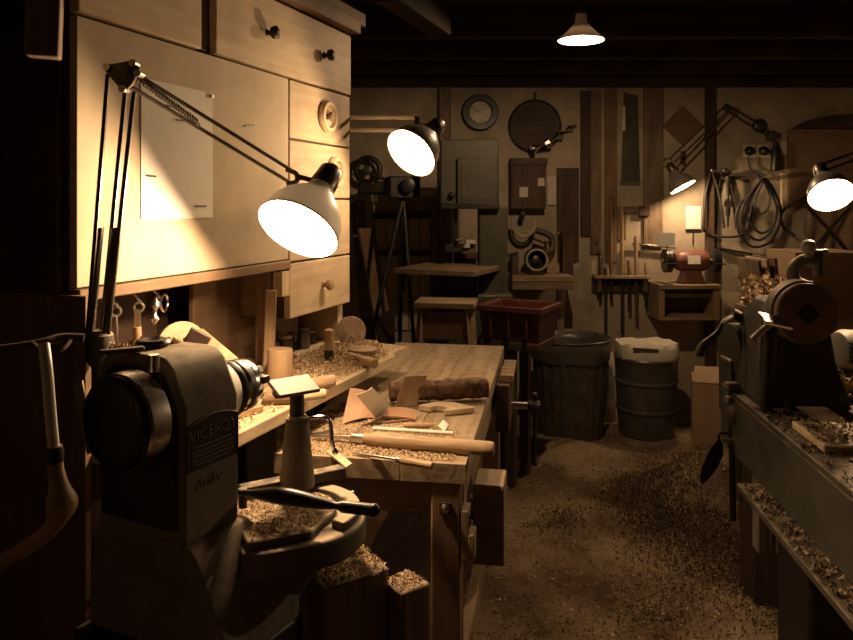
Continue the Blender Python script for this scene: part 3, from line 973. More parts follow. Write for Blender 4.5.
MB(LF).lathe((0.012, 0, ZS), (1, 0, 0), [(0, 0.0745), (0.004, 0.078), (0.020, 0.0785), (0.040, 0.078), (0.044, 0.073), (0.045, 0.02)], 56).build('wheel_rim', M['steel'], nlth)
MB(LF).cyl((0.05, 0, ZS), (0.064, 0, ZS), 0.03).build('spindle_boss', M['iron'], nlth)
MB(LF).lathe((0.203, 0, ZS), (1, 0, 0), [(0, 0.066), (0.012, 0.066), (0.022, 0.058), (0.040, 0.055), (0.046, 0.050)], 40).build('spindle_collar', M['lathe_pale'], nlth)
MB(LF).lathe((0.249, 0, ZS), (1, 0, 0), [(0, 0.050), (0.008, 0.054), (0.014, 0.054), (0.016, 0.047)], 40).build('chuck_backplate', M['iron'], nlth)
ck = MB(LF).lathe((0.265, 0, ZS), (1, 0, 0), [(0, 0.047), (0.004, 0.050), (0.040, 0.050), (0.050, 0.045), (0.052, 0.02)], 44).build('chuck', M['chrome'], nlth)
MB(LF).lathe((0.277, 0, ZS), (1, 0, 0), [(0, 0.0505), (0.012, 0.0507), (0.013, 0.0505)], 44, cap=False).build('dark_band', M['black'], ck)
for k in range(4):
    a = R(45 + 90 * k)
    MB(LF).boxc((0.322, 0.028 * math.cos(a), ZS + 0.028 * math.sin(a)), (0.018, 0.016, 0.024), (45 + 90 * k - 90, 0, 0)).build('jaw', M['iron'], ck, bevel=0.002)
MB(LF).boxc((0.315, -0.046, ZS + 0.012), (0.02, 0.012, 0.014)).build('key_lug', M['iron'], ck, bevel=0.002)
solo(MB(LF).lathe((0.319, 0, ZS), (1, 0, 0), [(0, 0.026), (0.016, 0.026), (0.024, 0.023), (0.026, 0.004)], 26), 'chucked_blank', M['pineX'], 'stub of pale wood gripped in the shiny chuck', 'wood block')
# nameplate with arched top
arc = [(0.078, 1.062), (0.196, 1.062), (0.196, 1.135)] + [(0.196 - 0.118 * i / 8, 1.135 + 0.012 * math.sin(math.pi * i / 8)) for i in range(1, 8)] + [(0.078, 1.135)]
PF = Matrix(((1, 0, 0, 0), (0, 0, -1, 0), (0, 1, 0, 0), (0, 0, 0, 1)))    # (x, z, -y)
npl = MB(LF).prism(arc, 0.0815, 0.085, PF).build('nameplate', M['plate'], nlth, bevel=0.001)
border = MB(LF)
bp = [Vector((x, -0.0855, z)) for x, z in arc]
border.tube(bp, 0.0014, 6, True).build('border', M['letters'], npl)


def on_face(x, z, y=-0.085):
    return LF @ (Matrix.Translation((x, y, z)) @ Matrix.Rotation(R(90), 4, 'X'))


lettering('VICEROY', 0.0275, on_face(0.137, 1.119), 'lettering', M['letters'], npl)
for k, w in enumerate((0.088, 0.098, 0.094, 0.098, 0.08)):
    MB(LF).box(0.137 - w / 2, 0.137 + w / 2, -0.0862, -0.0848, 1.098 - 0.0072 * k, 1.1008 - 0.0072 * k).build('ruled_line', M['letters'], npl)
lettering('Artler', 0.025, on_face(0.128, 1.036, -0.0822), 'script_lettering', M['cast_side'], nlth, shear=0.35)
# flared foot and stand
def ring4(x0, x1, y0, y1, z):
    return [(x0, y0, z), (x1, y0, z), (x1, y1, z), (x0, y1, z)]


MB(LF).loft([ring4(0.072, 0.215, -0.088, 0.12, 0.945), ring4(0.074, 0.235, -0.105, 0.13, 0.925), ring4(0.078, 0.27, -0.165, 0.15, 0.80), ring4(0.078, 0.27, -0.165, 0.15, 0.76)]).build('foot', M['lathe'], nlth, bevel=0.006)
MB(LF).box(0.06, 0.29, -0.16, 0.17, 0.05, 0.758).build('stand', M['iron'], nlth, bevel=0.008)
MB(LF).box(0.03, 0.30, -0.17, 0.18, 0.0, 0.05).build('plinth', M['iron'], nlth, bevel=0.006)
MB(LF).cyl((0.03, -0.062, 1.235), (0.03, -0.062, 1.262), 0.008).build('oiler', M['chrome'], nlth)
MB(LF).bar((0.045, 0.10, 1.08), (0.03, 0.115, 1.20), 0.014, 0.014).build('index_pin', M['chrome'], nlth)

# bits lying on the headstock
p = onz(154, 346, 1.2465)
solo(MB().lathe(p + Vector((0, 0, 0.001)), (0, 0, 1), [(0, 0.010), (0, 0.026), (0.006, 0.029), (0.011, 0.026), (0.013, 0.018), (0.009, 0.010)], 30, cap=False), 'black_ring_nut', M['iron'], 'black ring nut lying on top of the lathe headstock', 'nut')
p = onz(122, 354, 1.2465)
solo(MB().boxc(p + Vector((0, 0, 0.006)), (0.07, 0.016, 0.008), (0, 0, 30)), 'flat_spanner', M['irondust'], 'flat dusty spanner lying beside the black ring nut', 'spanner', bevel=0.002)
shavings('headstock_shavings', poly_points([(0.08, 0.04), (0.19, 0.04), (0.19, 0.11), (0.08, 0.11)], 240, LF, 1.247), (0.004, 0.018), M['chip'], 'few pale shavings fallen on the near lathe headstock', 'shavings', curl=2.2)

# tool rest and its swinging base
rb = onz(297, 478, 0.955)
RB = Vector((rb.x, rb.y, 0))
tb = thing('banjo_casting', 'dusty half-round slotted casting that carries the tool rest', 'tool rest base', (rb.x, rb.y, 0.86))
cxy = onz(292, 507, 0.93)
TBF = frame(cxy.x, cxy.y, 27)
ro, ri, rh = 0.128, 0.098, 0.083
out = [(ro * math.cos(R(a)), ro * math.sin(R(a))) for a in range(-95, 100, 8)]
out = [(-0.07, -0.118)] + out + [(-0.07, 0.118)]
# solid casting with a curved slot: build as inner plate, outer ring and two bridges
inn = [(rh * math.cos(R(a)), rh * math.sin(R(a))) for a in range(-88, 92, 8)]
MB(TBF).prism([(-0.12, -0.115), (-0.09, -0.132), (-0.04, -0.137)] + [(0.138 * math.cos(R(a)), 0.138 * math.sin(R(a))) for a in range(-88, 100, 8)] + [(-0.10, 0.125)], 0.868, 0.916).build('base_plate', M['cast'], tb, bevel=0.008, seg=3)
MB(TBF).prism([(-0.11, -rh - 0.03), (0.0, -rh - 0.035)] + [(rh * math.cos(R(a)), rh * math.sin(R(a))) for a in range(-60, 92, 8)] + [(-0.11, rh)], 0.916, 0.93).build('inner_plate', M['cast'], tb, bevel=0.004)
ringp = [(ro * math.cos(R(a)), ro * math.sin(R(a))) for a in range(-95, 100, 8)] + [(ri * math.cos(R(a)), ri * math.sin(R(a))) for a in range(97, -100, -8)]
rg = MB(TBF)
n = 26
rr = []
for k in range(n):
    a = R(-62 + 160 * k / (n - 1))
    c, s_ = math.cos(a), math.sin(a)
    rr.append([(ri * c, ri * s_, 0.915), (ro * c, ro * s_, 0.915), (ro * c, ro * s_, 0.931), (ri * c, ri * s_, 0.931)])
rg.loft(rr).build('outer_ring', M['cast'], tb, bevel=0.003)
MB(TBF).box(-0.01, 0.02, 0.078, 0.102, 0.916, 0.928).build('bridge', M['cast'], tb, bevel=0.003)
MB(TBF).loft([ring4(-0.09, 0.05, -0.09, 0.08, 0.886), ring4(-0.11, 0.0, -0.07, 0.06, 0.80), ring4(-0.12, -0.06, -0.05, 0.04, 0.70)]).build('bracket', M['cast_side'], tb, bevel=0.008)
MB(TBF).cyl((0.125, 0.06, 0.905), (0.15, 0.07, 0.905), 0.006).build('clamp_pin', M['steel'], tb)
shavings('base_shavings', poly_points([(-0.105, -0.11), (0.0, -0.112), (0.06, -0.05), (0.078, 0.0), (0.05, 0.06), (-0.105, 0.08)], 2000, TBF, 0.9312, lambda x, y: 0.003 * random.random()), (0.003, 0.010), M['chip'],
         'shavings covering the half-round tool rest base', 'shavings', flat=0.25, curl=1.2)

tr = thing('tool_rest', 'tapered tool rest post topped by a bright slanted steel plate', 'tool rest', (rb.x, rb.y, 0.94))
bar0, bar1 = onz(240, 492, 0.945), onz(343, 471, 0.945)
MB().bar(bar0, bar1, 0.030, 0.022, 0).build('slide_bar', M['irondust'], tr, bevel=0.003)
MB().lathe((rb.x, rb.y, 0.94), (0, 0, 1), [(0, 0.035), (0.02, 0.034), (0.125, 0.0225), (0.135, 0.0225), (0.140, 0.018)], 26).build('post', M['lathe'], tr)
MB().lathe((rb.x, rb.y, 1.075), (0, 0, 1), [(0, 0.015), (0.05, 0.014), (0.058, 0.012)], 20).build('stem', M['irondust'], tr)
tp = Vector((rb.x - 0.006, rb.y, 1.137))
MB().box(-0.045, 0.045, -0.028, 0.028, -0.004, 0.004, Matrix.Translation(tp) @ Euler((R(22), 0, R(38))).to_matrix().to_4x4()).build('rest_plate', M['wornsteel'], tr, bevel=0.002)
MB().box(-0.04, 0.04, -0.006, 0.012, -0.02, -0.004, Matrix.Translation(tp) @ Euler((R(22), 0, R(38))).to_matrix().to_4x4()).build('rest_rib', M['iron'], tr, bevel=0.003)
lv = Vector((rb.x + 0.02, rb.y, 1.072))
MB().tube(spline([lv, lv + Vector((0.03, 0, 0.004)), lv + Vector((0.045, 0, -0.005)), lv + Vector((0.05, 0, -0.045)), lv + Vector((0.055, 0, -0.062))], 6), [0.004] * 25, 8).build('locking_lever', M['chrome'], tr)
MB().ball(lv + Vector((0.056, 0, -0.064)), 0.007).build('lever_knob', M['chrome'], tr)

hl = thing('lever_handle', 'dark smooth cranked lever reaching out over the half-round casting', 'lever', onz(250, 496, 0.96))
a, b = at(236, 492, 1.36), at(374, 510, 1.30)
pts = spline([a, a.lerp(b, 0.2) + Vector((0, 0, 0.002)), a.lerp(b, 0.4) + Vector((0, 0, 0.004)), a.lerp(b, 0.7) + Vector((0, 0, -0.001)), b], 8)
MB().tube(pts, [0.006 + 0.009 * math.sin(math.pi * min(1, max(0, (i / 32 - 0.15) / 0.62)) ** 1.0) ** 0.8 if i < 26 else 0.0105 for i in range(33)], 14).build('grip', M['black'], hl)
MB().ball(b, 0.0115).build('end_knob', M['black'], hl)
MB().cyl(a + Vector((0.012, 0, -0.028)), a + Vector((0.012, 0, 0.006)), 0.008).build('pivot', M['irondust'], hl)

# ================================================================ JOINER'S BENCH
bx0, bx1, by0, by1, bz = -0.655, -0.19, 1.715, 3.165, 0.90
bn = thing('workbench', 'old joiner workbench with scarred top strewn with tools and offcuts', 'workbench', BF @ Vector(((bx0 + bx1) / 2, 2.4, 0)))
for k in range(3):
    w = (bx1 - bx0) / 3
    MB(BF).box(bx0 + k * w + 0.0006, bx0 + (k + 1) * w - 0.0006, by0, by1, bz - 0.048, bz - 0.0005 * k).build('top_plank', M['bench'], bn, bevel=0.0012)
MB(BF).box(bx0 + 0.03, bx1 - 0.02, by0 + 0.02, by0 + 0.05, bz - 0.13, bz - 0.049).build('apron', M['brownX'], bn, bevel=0.003)
MB(BF).box(bx1 - 0.045, bx1 - 0.012, by0 + 0.06, by1 - 0.03, bz - 0.15, bz - 0.049).build('apron', M['oakY'], bn, bevel=0.003)
MB(BF).box(bx0 + 0.012, bx0 + 0.045, by0 + 0.06, by1 - 0.03, bz - 0.15, bz - 0.049).build('apron', M['oakY'], bn, bevel=0.003)
for x0, y0 in ((bx1 - 0.083, by0 + 0.004), (bx1 - 0.083, by1 - 0.1), (bx0 + 0.012, by0 + 0.004), (bx0 + 0.012, by1 - 0.1)):
    lg = MB(BF).box(x0, x0 + 0.068, y0, y0 + 0.075, 0.0, bz - 0.049).build('leg', M['brownZ'], bn, bevel=0.004)
    if y0 < 2:
        MB(BF).boxc((x0 + 0.034, y0 - 0.002, bz - 0.105), (0.026, 0.004, 0.026)).build('washer', M['iron'], lg, bevel=0.001)
        MB(BF).lathe((x0 + 0.034, y0 - 0.004, bz - 0.105), (0, -1, 0), [(0, 0.011), (0.004, 0.0105), (0.008, 0.006), (0.0095, 0.001)], 16).build('bolt', M['steel'], lg)
MB(BF).box(bx0 + 0.03, bx1 - 0.03, by0 + 0.03, by0 + 0.07, 0.2, 0.27).build('stretcher', M['brownX'], bn, bevel=0.003)
MB(BF).box(bx1 - 0.07, bx1 - 0.035, by0 + 0.08, by1 - 0.1, 0.2, 0.27).build('stretcher', M['oakY'], bn, bevel=0.003)
MB(BF).box(bx0 + 0.03, bx1 - 0.08, by0 + 0.1, by1 - 0.1, 0.27, 0.29).build('lower_shelf', M['darkY'], bn)
# bracket with slot on the leg's outer face
br = MB(BF).box(bx1 - 0.014, bx1 + 0.004, by0 + 0.005, by0 + 0.06, 0.675, 0.79).build('side_bracket', M['oakZ'], bn, bevel=0.003)
MB(BF).box(bx1 + 0.002, bx1 + 0.018, by0 + 0.005, by0 + 0.06, 0.675, 0.735).build('bracket_lip', M['oakZ'], br, bevel=0.003)
MB(BF).box(bx1 + 0.0035, bx1 + 0.0065, by0 + 0.022, by0 + 0.042, 0.745, 0.775).build('slot', M['black'], br)
# wooden jaw hung at the side
vj = thing('side_jaw', 'heavy wooden jaw block jutting from the side of the workbench', 'vise jaw', BF @ Vector((bx1 + 0.05, 1.92, 0.6)))
MB(BF).box(bx1 + 0.001, bx1 + 0.078, 1.86, 1.98, 0.60, 0.80).build('jaw', M['oakX'], vj, bevel=0.004)
MB(BF).cyl((bx1 - 0.02, 1.92, 0.70), (bx1 + 0.07, 1.92, 0.70), 0.012).build('screw', M['iron'], vj)
# tail vise
tv = thing('tail_vise', 'iron-screwed vise with hanging tommy bar on the far corner of the workbench', 'vise', BF @ Vector((bx1 + 0.08, 2.85, 0.6)))
MB(BF).box(bx1 + 0.002, bx1 + 0.05, 2.62, 2.95, 0.70, 0.865).build('jaw', M['darkY'], tv, bevel=0.004)
for k in range(5):
    MB(BF).box(bx1 + 0.014 + 0.0002 * k, bx1 + 0.062, 2.66 + 0.055 * k, 2.705 + 0.055 * k, 0.866, 0.892).build('jaw_block', M['oakY'], tv, bevel=0.003)
MB(BF).cyl((bx1 + 0.03, 2.80, 0.75), (bx1 + 0.15, 2.80, 0.75), 0.013).build('screw', M['steel'], tv)
MB(BF).lathe((bx1 + 0.11, 2.80, 0.75), (1, 0, 0), [(0, 0.02), (0.012, 0.024), (0.035, 0.022), (0.045, 0.014)], 18).build('screw_head', M['iron'], tv)
MB(BF).cyl((bx1 + 0.135, 2.80, 0.785), (bx1 + 0.133, 2.80, 0.545), 0.0075).build('tommy_bar', M['iron'], tv)
for z in (0.79, 0.54):
    MB(BF).ball((bx1 + 0.134, 2.80, z), 0.012).build('bar_knob', M['iron'], tv)

# on the bench
BP = [(bx0 + 0.02, by0 + 0.01), (bx1 - 0.03, by0 + 0.01), (bx1 - 0.04, 1.95), (bx0 + 0.2, 2.15), (bx0 + 0.02, 2.2)]
shavings('bench_shavings', poly_points(BP, 5000, BF, bz + 0.001, None, lambda x, y: 1.0 if y < 1.88 else 0.35), (0.003, 0.009), M['chip'], 'pale shavings and dust on the near end of the workbench', 'shavings', flat=0.45)


def gouge(pts_px, z, rh, rs, label, matn, hl):
    """pts_px: tip, ferrule, butt photo positions on height z"""
    tip, fer, butt = [onz(x, y, z) for x, y in pts_px]
    tip.z += rh * 0.6
    fer.z += rh * 0.95
    butt.z += rh * 1.02
    t = thing('turning_gouge', label, 'gouge', fer, 'turning gouges on the bench')
    L = (butt - fer).length
    MB().lathe(fer, butt - fer, [(0, rh * 0.62), (0.01 * L, rh * 0.68), (0.10 * L, rh * 0.72), (0.13 * L, rh * 0.70), (0.20 * L, rh), (0.42 * L, rh * 0.96), (0.55 * L, rh * 0.86), (0.93 * L, rh * 0.93), (0.985 * L, rh * 0.9), (L, rh * 0.75)], 24).build('handle', M[matn], t)
    MB().lathe(fer + (butt - fer).normalized() * 0.002, butt - fer, [(0, rh * 0.70), (0.085 * L, rh * 0.74), (0.09 * L, rh * 0.6)], 20).build('ferrule', M['steel'], t)
    MB().tube([tip, tip.lerp(fer, 0.15), fer + (butt - fer) * 0.03], [rs * 0.5, rs, rs * 0.9], 10).build('blade', M['steel'], t)
    return t


gouge([(309, 440), (352, 444), (494, 457)], bz, 0.0185, 0.0065, 'large turning gouge with thick wooden handle lying across the workbench', 'turnedX', 1)
gouge([(352, 455), (396, 463), (433, 470)], bz, 0.0095, 0.0036, 'small thin gouge lying in front of the large one', 'turnedX', 1)

lg = thing('bark_log', 'bark-covered branch length lying across the workbench', 'log', onz(436, 400, bz))
a, b = onz(390, 404, bz), onz(487, 400, bz)
a.z = b.z = bz + 0.037
L = (b - a).length
rings = []
Ma = align(a, b - a)
for k in range(22):
    rr = []
    for i in range(20):
        th = 2 * math.pi * i / 20
        r = 0.029 + 0.006 * noise.noise((k * 0.7, math.cos(th) * 2, math.sin(th) * 2)) + 0.006 * noise.noise((k * 2.1, math.cos(th) * 6, math.sin(th) * 6 + 5))
        rr.append(Ma @ Vector((r * math.cos(th), r * math.sin(th), L * k / 21)))
    rings.append(rr)
MB().loft(rings).build('bark', M['bark'], lg, sharp=60)
for q, dq in ((a, -1), (b, 1)):
    MB().lathe(q, (b - a) * dq, [(-0.001, 0.024), (0.0015, 0.024), (0.002, 0.001)], 20).build('sawn_end', M['brownX'], lg)


def sheet(corners, th, name, mat, label, cat, bend=0.0, group=None):
    """thin curved piece through four 3D corners (a, b, c, d)"""
    a, b, c, d = [Vector(p) for p in corners]
    nrm = (b - a).cross(d - a).normalized()
    g = 8
    top, bot = [], []
    for j in range(g + 1):
        for i in range(g + 1):
            u, v = i / g, j / g
            p = a.lerp(b, u).lerp(d.lerp(c, u), v) + nrm * bend * math.sin(math.pi * u)
            top.append(p + nrm * th / 2)
            bot.append(p - nrm * th / 2)
    n = len(top)
    q = [(j * (g + 1) + i, j * (g + 1) + i + 1, (j + 1) * (g + 1) + i + 1, (j + 1) * (g + 1) + i) for j in range(g) for i in range(g)]
    f = q + [tuple(n + k for k in reversed(z)) for z in q]
    edge = [i for i in range(g + 1)] + [(j + 1) * (g + 1) - 1 for j in range(1, g + 1)] + [g * (g + 1) + i for i in range(g - 1, -1, -1)] + [j * (g + 1) for j in range(g - 1, 0, -1)]
    f += [(edge[k], edge[(k + 1) % len(edge)], n + edge[(k + 1) % len(edge)], n + edge[k]) for k in range(len(edge))]
    return solo(MB().add(top + bot, f), name, mat, label, cat, group)


def bz_at(px, py, h=0.002):
    """point h above the bench seen at (px, py)"""
    return onz(px, py, bz + h)


p = bz_at(342, 424)
sheet([p, bz_at(374, 418), at(380, 398, bz_at(374, 412).y), at(350, 388, bz_at(342, 416).y + 0.02)], 0.0012, 'veneer_scrap', M['veneer'], 'pinkish veneer scrap curling up on the workbench', 'veneer', 0.012)
sheet([bz_at(376, 418, 0.002), bz_at(392, 408, 0.004), at(372, 387, 1.98), at(356, 395, 1.96)], 0.0010, 'paper_scrap', M['paper'], 'white paper scrap standing behind the pinkish veneer', 'paper', 0.006)
sheet([bz_at(394, 411), bz_at(417, 405), at(427, 376, bz_at(417, 404).y + 0.01), at(404, 377, bz_at(394, 411).y + 0.01)], 0.0015, 'brown_card', M['veneer'], 'brown card leaning upright against the bark log', 'card', -0.006)
# pale offcut with curved bite
q = bz_at(445, 411)
QF = frame(q.x, q.y, 4, bz + 0.0015)
poly = [(-0.075, 0.02), (-0.02, 0.055), (0.03, 0.045), (0.085, -0.01), (0.08, -0.02), (0.01, -0.04), (-0.008, -0.038)] + [(-0.02 + 0.03 * math.cos(R(a)), -0.028 + 0.035 * math.sin(R(a))) for a in (20, 60, 100, 140)]
solo(MB(QF).prism(poly, 0, 0.014), 'curved_offcut', M['pineX'], 'pale board offcut with a curved bite beside the bark log', 'offcut', bevel=0.001)
sheet([bz_at(384, 417, 0.01), bz_at(416, 420, 0.004), bz_at(415, 410, 0.02), bz_at(388, 408, 0.022)], 0.004, 'copper_offcut', M['copper'], 'reddish wood offcut lying before the brown card', 'offcut', 0.004)
rod(362, 426, 412, 421, bz, 0.003, 'thin_stick', M['copper'], 'thin reddish stick lying on the workbench', 'stick', n=8)
rod(403, 428, 434, 428, bz, 0.007, 'spindle_blank', M['veneer'], 'small turned spindle lying behind the large gouge handle', 'spindle', [(0, 0.5), (0.1, 0.9), (0.3, 1), (0.5, 0.7), (0.7, 1), (0.9, 0.85), (1, 0.4)])
rod(373, 430, 453, 435, bz, 0.0042, 'white_rod', M['paper'], 'thin white rod lying along the large gouge', 'rod', n=10)
sheet([bz_at(438, 426), bz_at(444, 432), bz_at(449, 425), bz_at(443, 420, 0.01)], 0.001, 'paper_scrap', M['paper'], 'tiny white paper scrap beside the white rod', 'paper', 0.003)
p = bz_at(345, 458)
sheet([bz_at(326, 452), bz_at(346, 468), bz_at(352, 464), bz_at(333, 449)], 0.004, 'thin_offcut', M['pineX'], 'thin pale offcut on the near end of the workbench', 'offcut', 0.001)

# blocks below the tool rest
stn = thing('low_trestle', 'low dark trestle under the sawdusty wood blocks', 'trestle', (-0.14, 1.5, 0))
TF = frame(-0.10, 1.51, 0)
MB(TF).box(-0.16, 0.07, -0.12, 0.13, 0.585, 0.62).build('top', M['darkX'], stn, bevel=0.003)
for x in (-0.15, 0.02):
    for y in (-0.11, 0.08):
        MB(TF).box(x, x + 0.04, y, y + 0.04, 0, 0.585).build('leg', M['darkZ'], stn)
b1 = thing('wood_block', 'large square wood block thick with sawdust below the tool rest', 'wood block', (-0.16, 1.51, 0.62), 'wood blocks on the trestle')
c = onz(343, 562, 0.80)
BM = Matrix.Translation((c.x, c.y, 0.621)) @ Euler((0, 0, R(33))).to_matrix().to_4x4()
MB().box(-0.068, 0.068, -0.062, 0.062, 0, 0.172, BM).build('block', M['oakZ'], b1, bevel=0.006)
dm = MB()
g = 12
dm.add([(-0.068 + 0.136 * i / g, -0.062 + 0.124 * j / g, 0.1725 + 0.012 * (0.6 + noise.noise((i * 0.5, j * 0.5, 2))) * (1 if 0 < i < g and 0 < j < g else 0)) for j in range(g + 1) for i in range(g + 1)],
       [(j * (g + 1) + i, j * (g + 1) + i + 1, (j + 1) * (g + 1) + i + 1, (j + 1) * (g + 1) + i) for j in range(g) for i in range(g)], BM)
tag(dm.build('sawdust_crust', M['dust'], b1, sharp=180), kind='stuff')
b2 = thing('wood_block', 'smaller wood block at the corner of the larger dusty one', 'wood block', (-0.06, 1.48, 0.62), 'wood blocks on the trestle')
c = onz(406, 580, 0.765)
BM2 = Matrix.Translation((c.x, c.y, 0.621)) @ Euler((0, 0, R(38))).to_matrix().to_4x4()
MB().box(-0.034, 0.034, -0.036, 0.036, 0, 0.143, BM2).build('block', M['oakZ'], b2, bevel=0.006)
shavings('block_shavings', [tuple(BM @ Vector((random.uniform(-0.065, 0.065), random.uniform(-0.058, 0.058), 0.181))) for _ in range(1500)] + [tuple(BM2 @ Vector((random.uniform(-0.03, 0.03), random.uniform(-0.03, 0.03), 0.144))) for _ in range(260)],
         (0.003, 0.009), M['chip'], 'brown shavings lying on the blocks below the tool rest', 'shavings', flat=0.5)
# ================================================================ dark edge beside the lathe
ho = thing('bent_pipe', 'pale bent pipe with a bulging elbow in the dark beside the near lathe', 'pipe', at(50, 450, 1.0))
pth = [at(44, 345, 1.02), at(47, 372, 1.0), at(51, 420, 1.0), at(54, 452, 1.0)]
MB().tube(spline(pth, 6), 0.0075, 12).build('thin_tube', M['lamp_pale'], ho)
MB().tube(spline([at(54, 446, 1.0), at(56, 470, 1.0), at(60, 492, 1.0), at(61, 508, 1.0), at(52, 527, 1.0), at(30, 545, 1.0), at(0, 562, 1.0), at(-60, 590, 1.0), at(-220, 640, 1.02)], 6),
          [0.010] * 7 + [0.0105 + 0.010 * math.exp(-((i - 9) / 5.0) ** 2) for i in range(42)], 14).build('elbow', M['turnedX'], ho)
MB().lathe(at(54, 447, 1.0), (0.02, 0, -1), [(0, 0.011), (0.01, 0.0125), (0.02, 0.0115)], 14).build('joint_band', M['iron'], ho)
solo(MB().boxc(at(46, 12, 1.32) + Vector((0, 0, 0.06)), (0.055, 0.05, 0.28), (3, 2, 20)), 'hanging_post', M['oldZ'], 'short wooden post end hanging in the dark above the cabinet edge', 'post', bevel=0.004)
sr = thing('support_rod', 'dim iron rod reaching out of the dark towards the lamp foot', 'rod', at(40, 342, 1.36))
MB().tube(spline([at(-120, 362, 1.3), at(20, 347, 1.33), at(60, 338, 1.36), at(84, 338, 1.375)], 6), 0.008, 10).build('rod', M['irondust'], sr)
MB().tube(spline([at(30, 342, 1.32), at(44, 352, 1.32), at(60, 350, 1.33), at(70, 340, 1.35)], 6), 0.005, 8).build('wire_tie', M['lamp_arm'], sr)
dr = thing('round_drum', 'round pale-lidded drum at the foot of the near lathe', 'drum', (-0.335, 0.93, 0))
MB().lathe((-0.335, 0.93, 0), (0, 0, 1), [(0, 0.085), (0.8, 0.085), (0.83, 0.085)], 32).build('body', M['stain'], dr)
MB().lathe((-0.335, 0.93, 0.83), (0, 0, 1), [(0, 0.089), (0.035, 0.089), (0.045, 0.083), (0.055, 0.05), (0.06, 0.002)], 32).build('lid', M['turnedX'], dr)
#PART3


def wbox(mb, px0, py0, px1, py1, Y, d):
    """upright board whose front face spans the given photo rectangle at distance Y, d thick"""
    p, q = at(px0, py0, Y), at(px1, py1, Y)
    return mb.box(p.x, q.x, Y, Y + d, q.z, p.z)


YW = Y1                                        # back wall face
# ================================================================ FAR LATHE
fl = thing('metal_lathe', 'heavy dark lathe with dusty bed and big round faceplate across the room', 'lathe', RF @ Vector((0.85, 1.5, 0)))
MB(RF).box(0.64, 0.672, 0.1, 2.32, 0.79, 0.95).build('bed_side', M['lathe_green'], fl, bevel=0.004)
MB(RF).box(0.64, 0.76, 0.1, 2.32, 0.951, 0.965).build('bed_way', M['cast_shaded'], fl, bevel=0.003)
MB(RF).box(0.88, 1.02, 0.1, 2.32, 0.935, 0.965).build('bed_way', M['cast_shaded'], fl, bevel=0.003)
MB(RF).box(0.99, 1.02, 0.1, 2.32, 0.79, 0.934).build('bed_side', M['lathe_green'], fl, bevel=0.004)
MB(RF).box(0.585, 0.675, 0.1, 1.98, 0.772, 0.789).build('chip_ledge', M['cast_shaded'], fl, bevel=0.003)
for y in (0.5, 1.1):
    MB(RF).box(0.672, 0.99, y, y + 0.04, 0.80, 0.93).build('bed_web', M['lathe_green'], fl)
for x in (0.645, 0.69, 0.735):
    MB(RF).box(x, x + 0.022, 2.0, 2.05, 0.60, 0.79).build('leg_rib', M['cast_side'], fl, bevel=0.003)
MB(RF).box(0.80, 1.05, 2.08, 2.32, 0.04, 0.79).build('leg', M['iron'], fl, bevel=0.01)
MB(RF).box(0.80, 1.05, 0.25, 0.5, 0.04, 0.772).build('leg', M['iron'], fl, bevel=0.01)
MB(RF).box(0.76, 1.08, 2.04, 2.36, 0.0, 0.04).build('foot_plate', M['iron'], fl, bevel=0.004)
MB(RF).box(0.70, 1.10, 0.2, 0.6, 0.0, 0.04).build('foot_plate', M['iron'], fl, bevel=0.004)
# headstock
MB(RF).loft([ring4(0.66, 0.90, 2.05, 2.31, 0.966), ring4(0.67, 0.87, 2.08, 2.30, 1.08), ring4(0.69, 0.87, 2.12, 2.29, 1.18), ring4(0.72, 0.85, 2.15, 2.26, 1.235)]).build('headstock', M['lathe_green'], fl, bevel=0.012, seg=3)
wc = at(808, 314, 1.93)
ax = (RF.to_3x3() @ Vector((0, 1, 0)))
hs = MB().lathe(wc, ax, [(0.0, 0.030), (0.0, 0.074), (0.004, 0.078), (0.022, 0.078), (0.026, 0.07)], 48).build('faceplate', M['brownX'], fl)
MB().lathe(wc + ax * 0.024, ax, [(0, 0.07), (0.004, 0.083), (0.05, 0.083), (0.058, 0.076), (0.075, 0.06), (0.10, 0.05)], 48).build('wheel_guard', M['cast'], fl)
MB().box(-0.02, 0.02, -0.02, 0.02, 0, 0.016, align(wc + ax * 0.012, -ax) @ Matrix.Rotation(R(45), 4, 'Z')).build('square_socket', M['black'], hs)
kn = at(806, 262, 2.12)
MB().tube(spline([kn + Vector((0.02, 0.02, -0.075)), kn + Vector((-0.03, 0.0, -0.055)), kn + Vector((-0.035, 0, -0.02)), kn + Vector((-0.005, 0, 0.005)), kn + Vector((0.03, 0, 0.0))], 6), 0.018, 12).build('oil_housing', M['cast'], fl)
MB().lathe(kn + Vector((0.002, -0.01, 0.015)), (0, 0, 1), [(0, 0.014), (0.010, 0.010), (0.016, 0.018), (0.030, 0.021), (0.044, 0.015), (0.049, 0.004)], 20).build('oil_cap', M['lathe_pale'], fl)
MB().cyl(kn + Vector((0.035, 0, -0.04)), kn + Vector((0.035, 0, 0.035)), 0.014).build('filler_tube', M['stain'], fl)
MB().cyl(kn + Vector((0.01, 0, 0.03)), kn + Vector((0.06, 0, 0.03)), 0.006).build('filler_bar', M['stain'], fl)
MB().ball(at(811, 286, 2.0), 0.014).build('guard_knob', M['chrome'], fl)
MB().cyl(at(811, 289, 2.0), at(811, 300, 2.0), 0.008).build('guard_stud', M['steel'], fl)
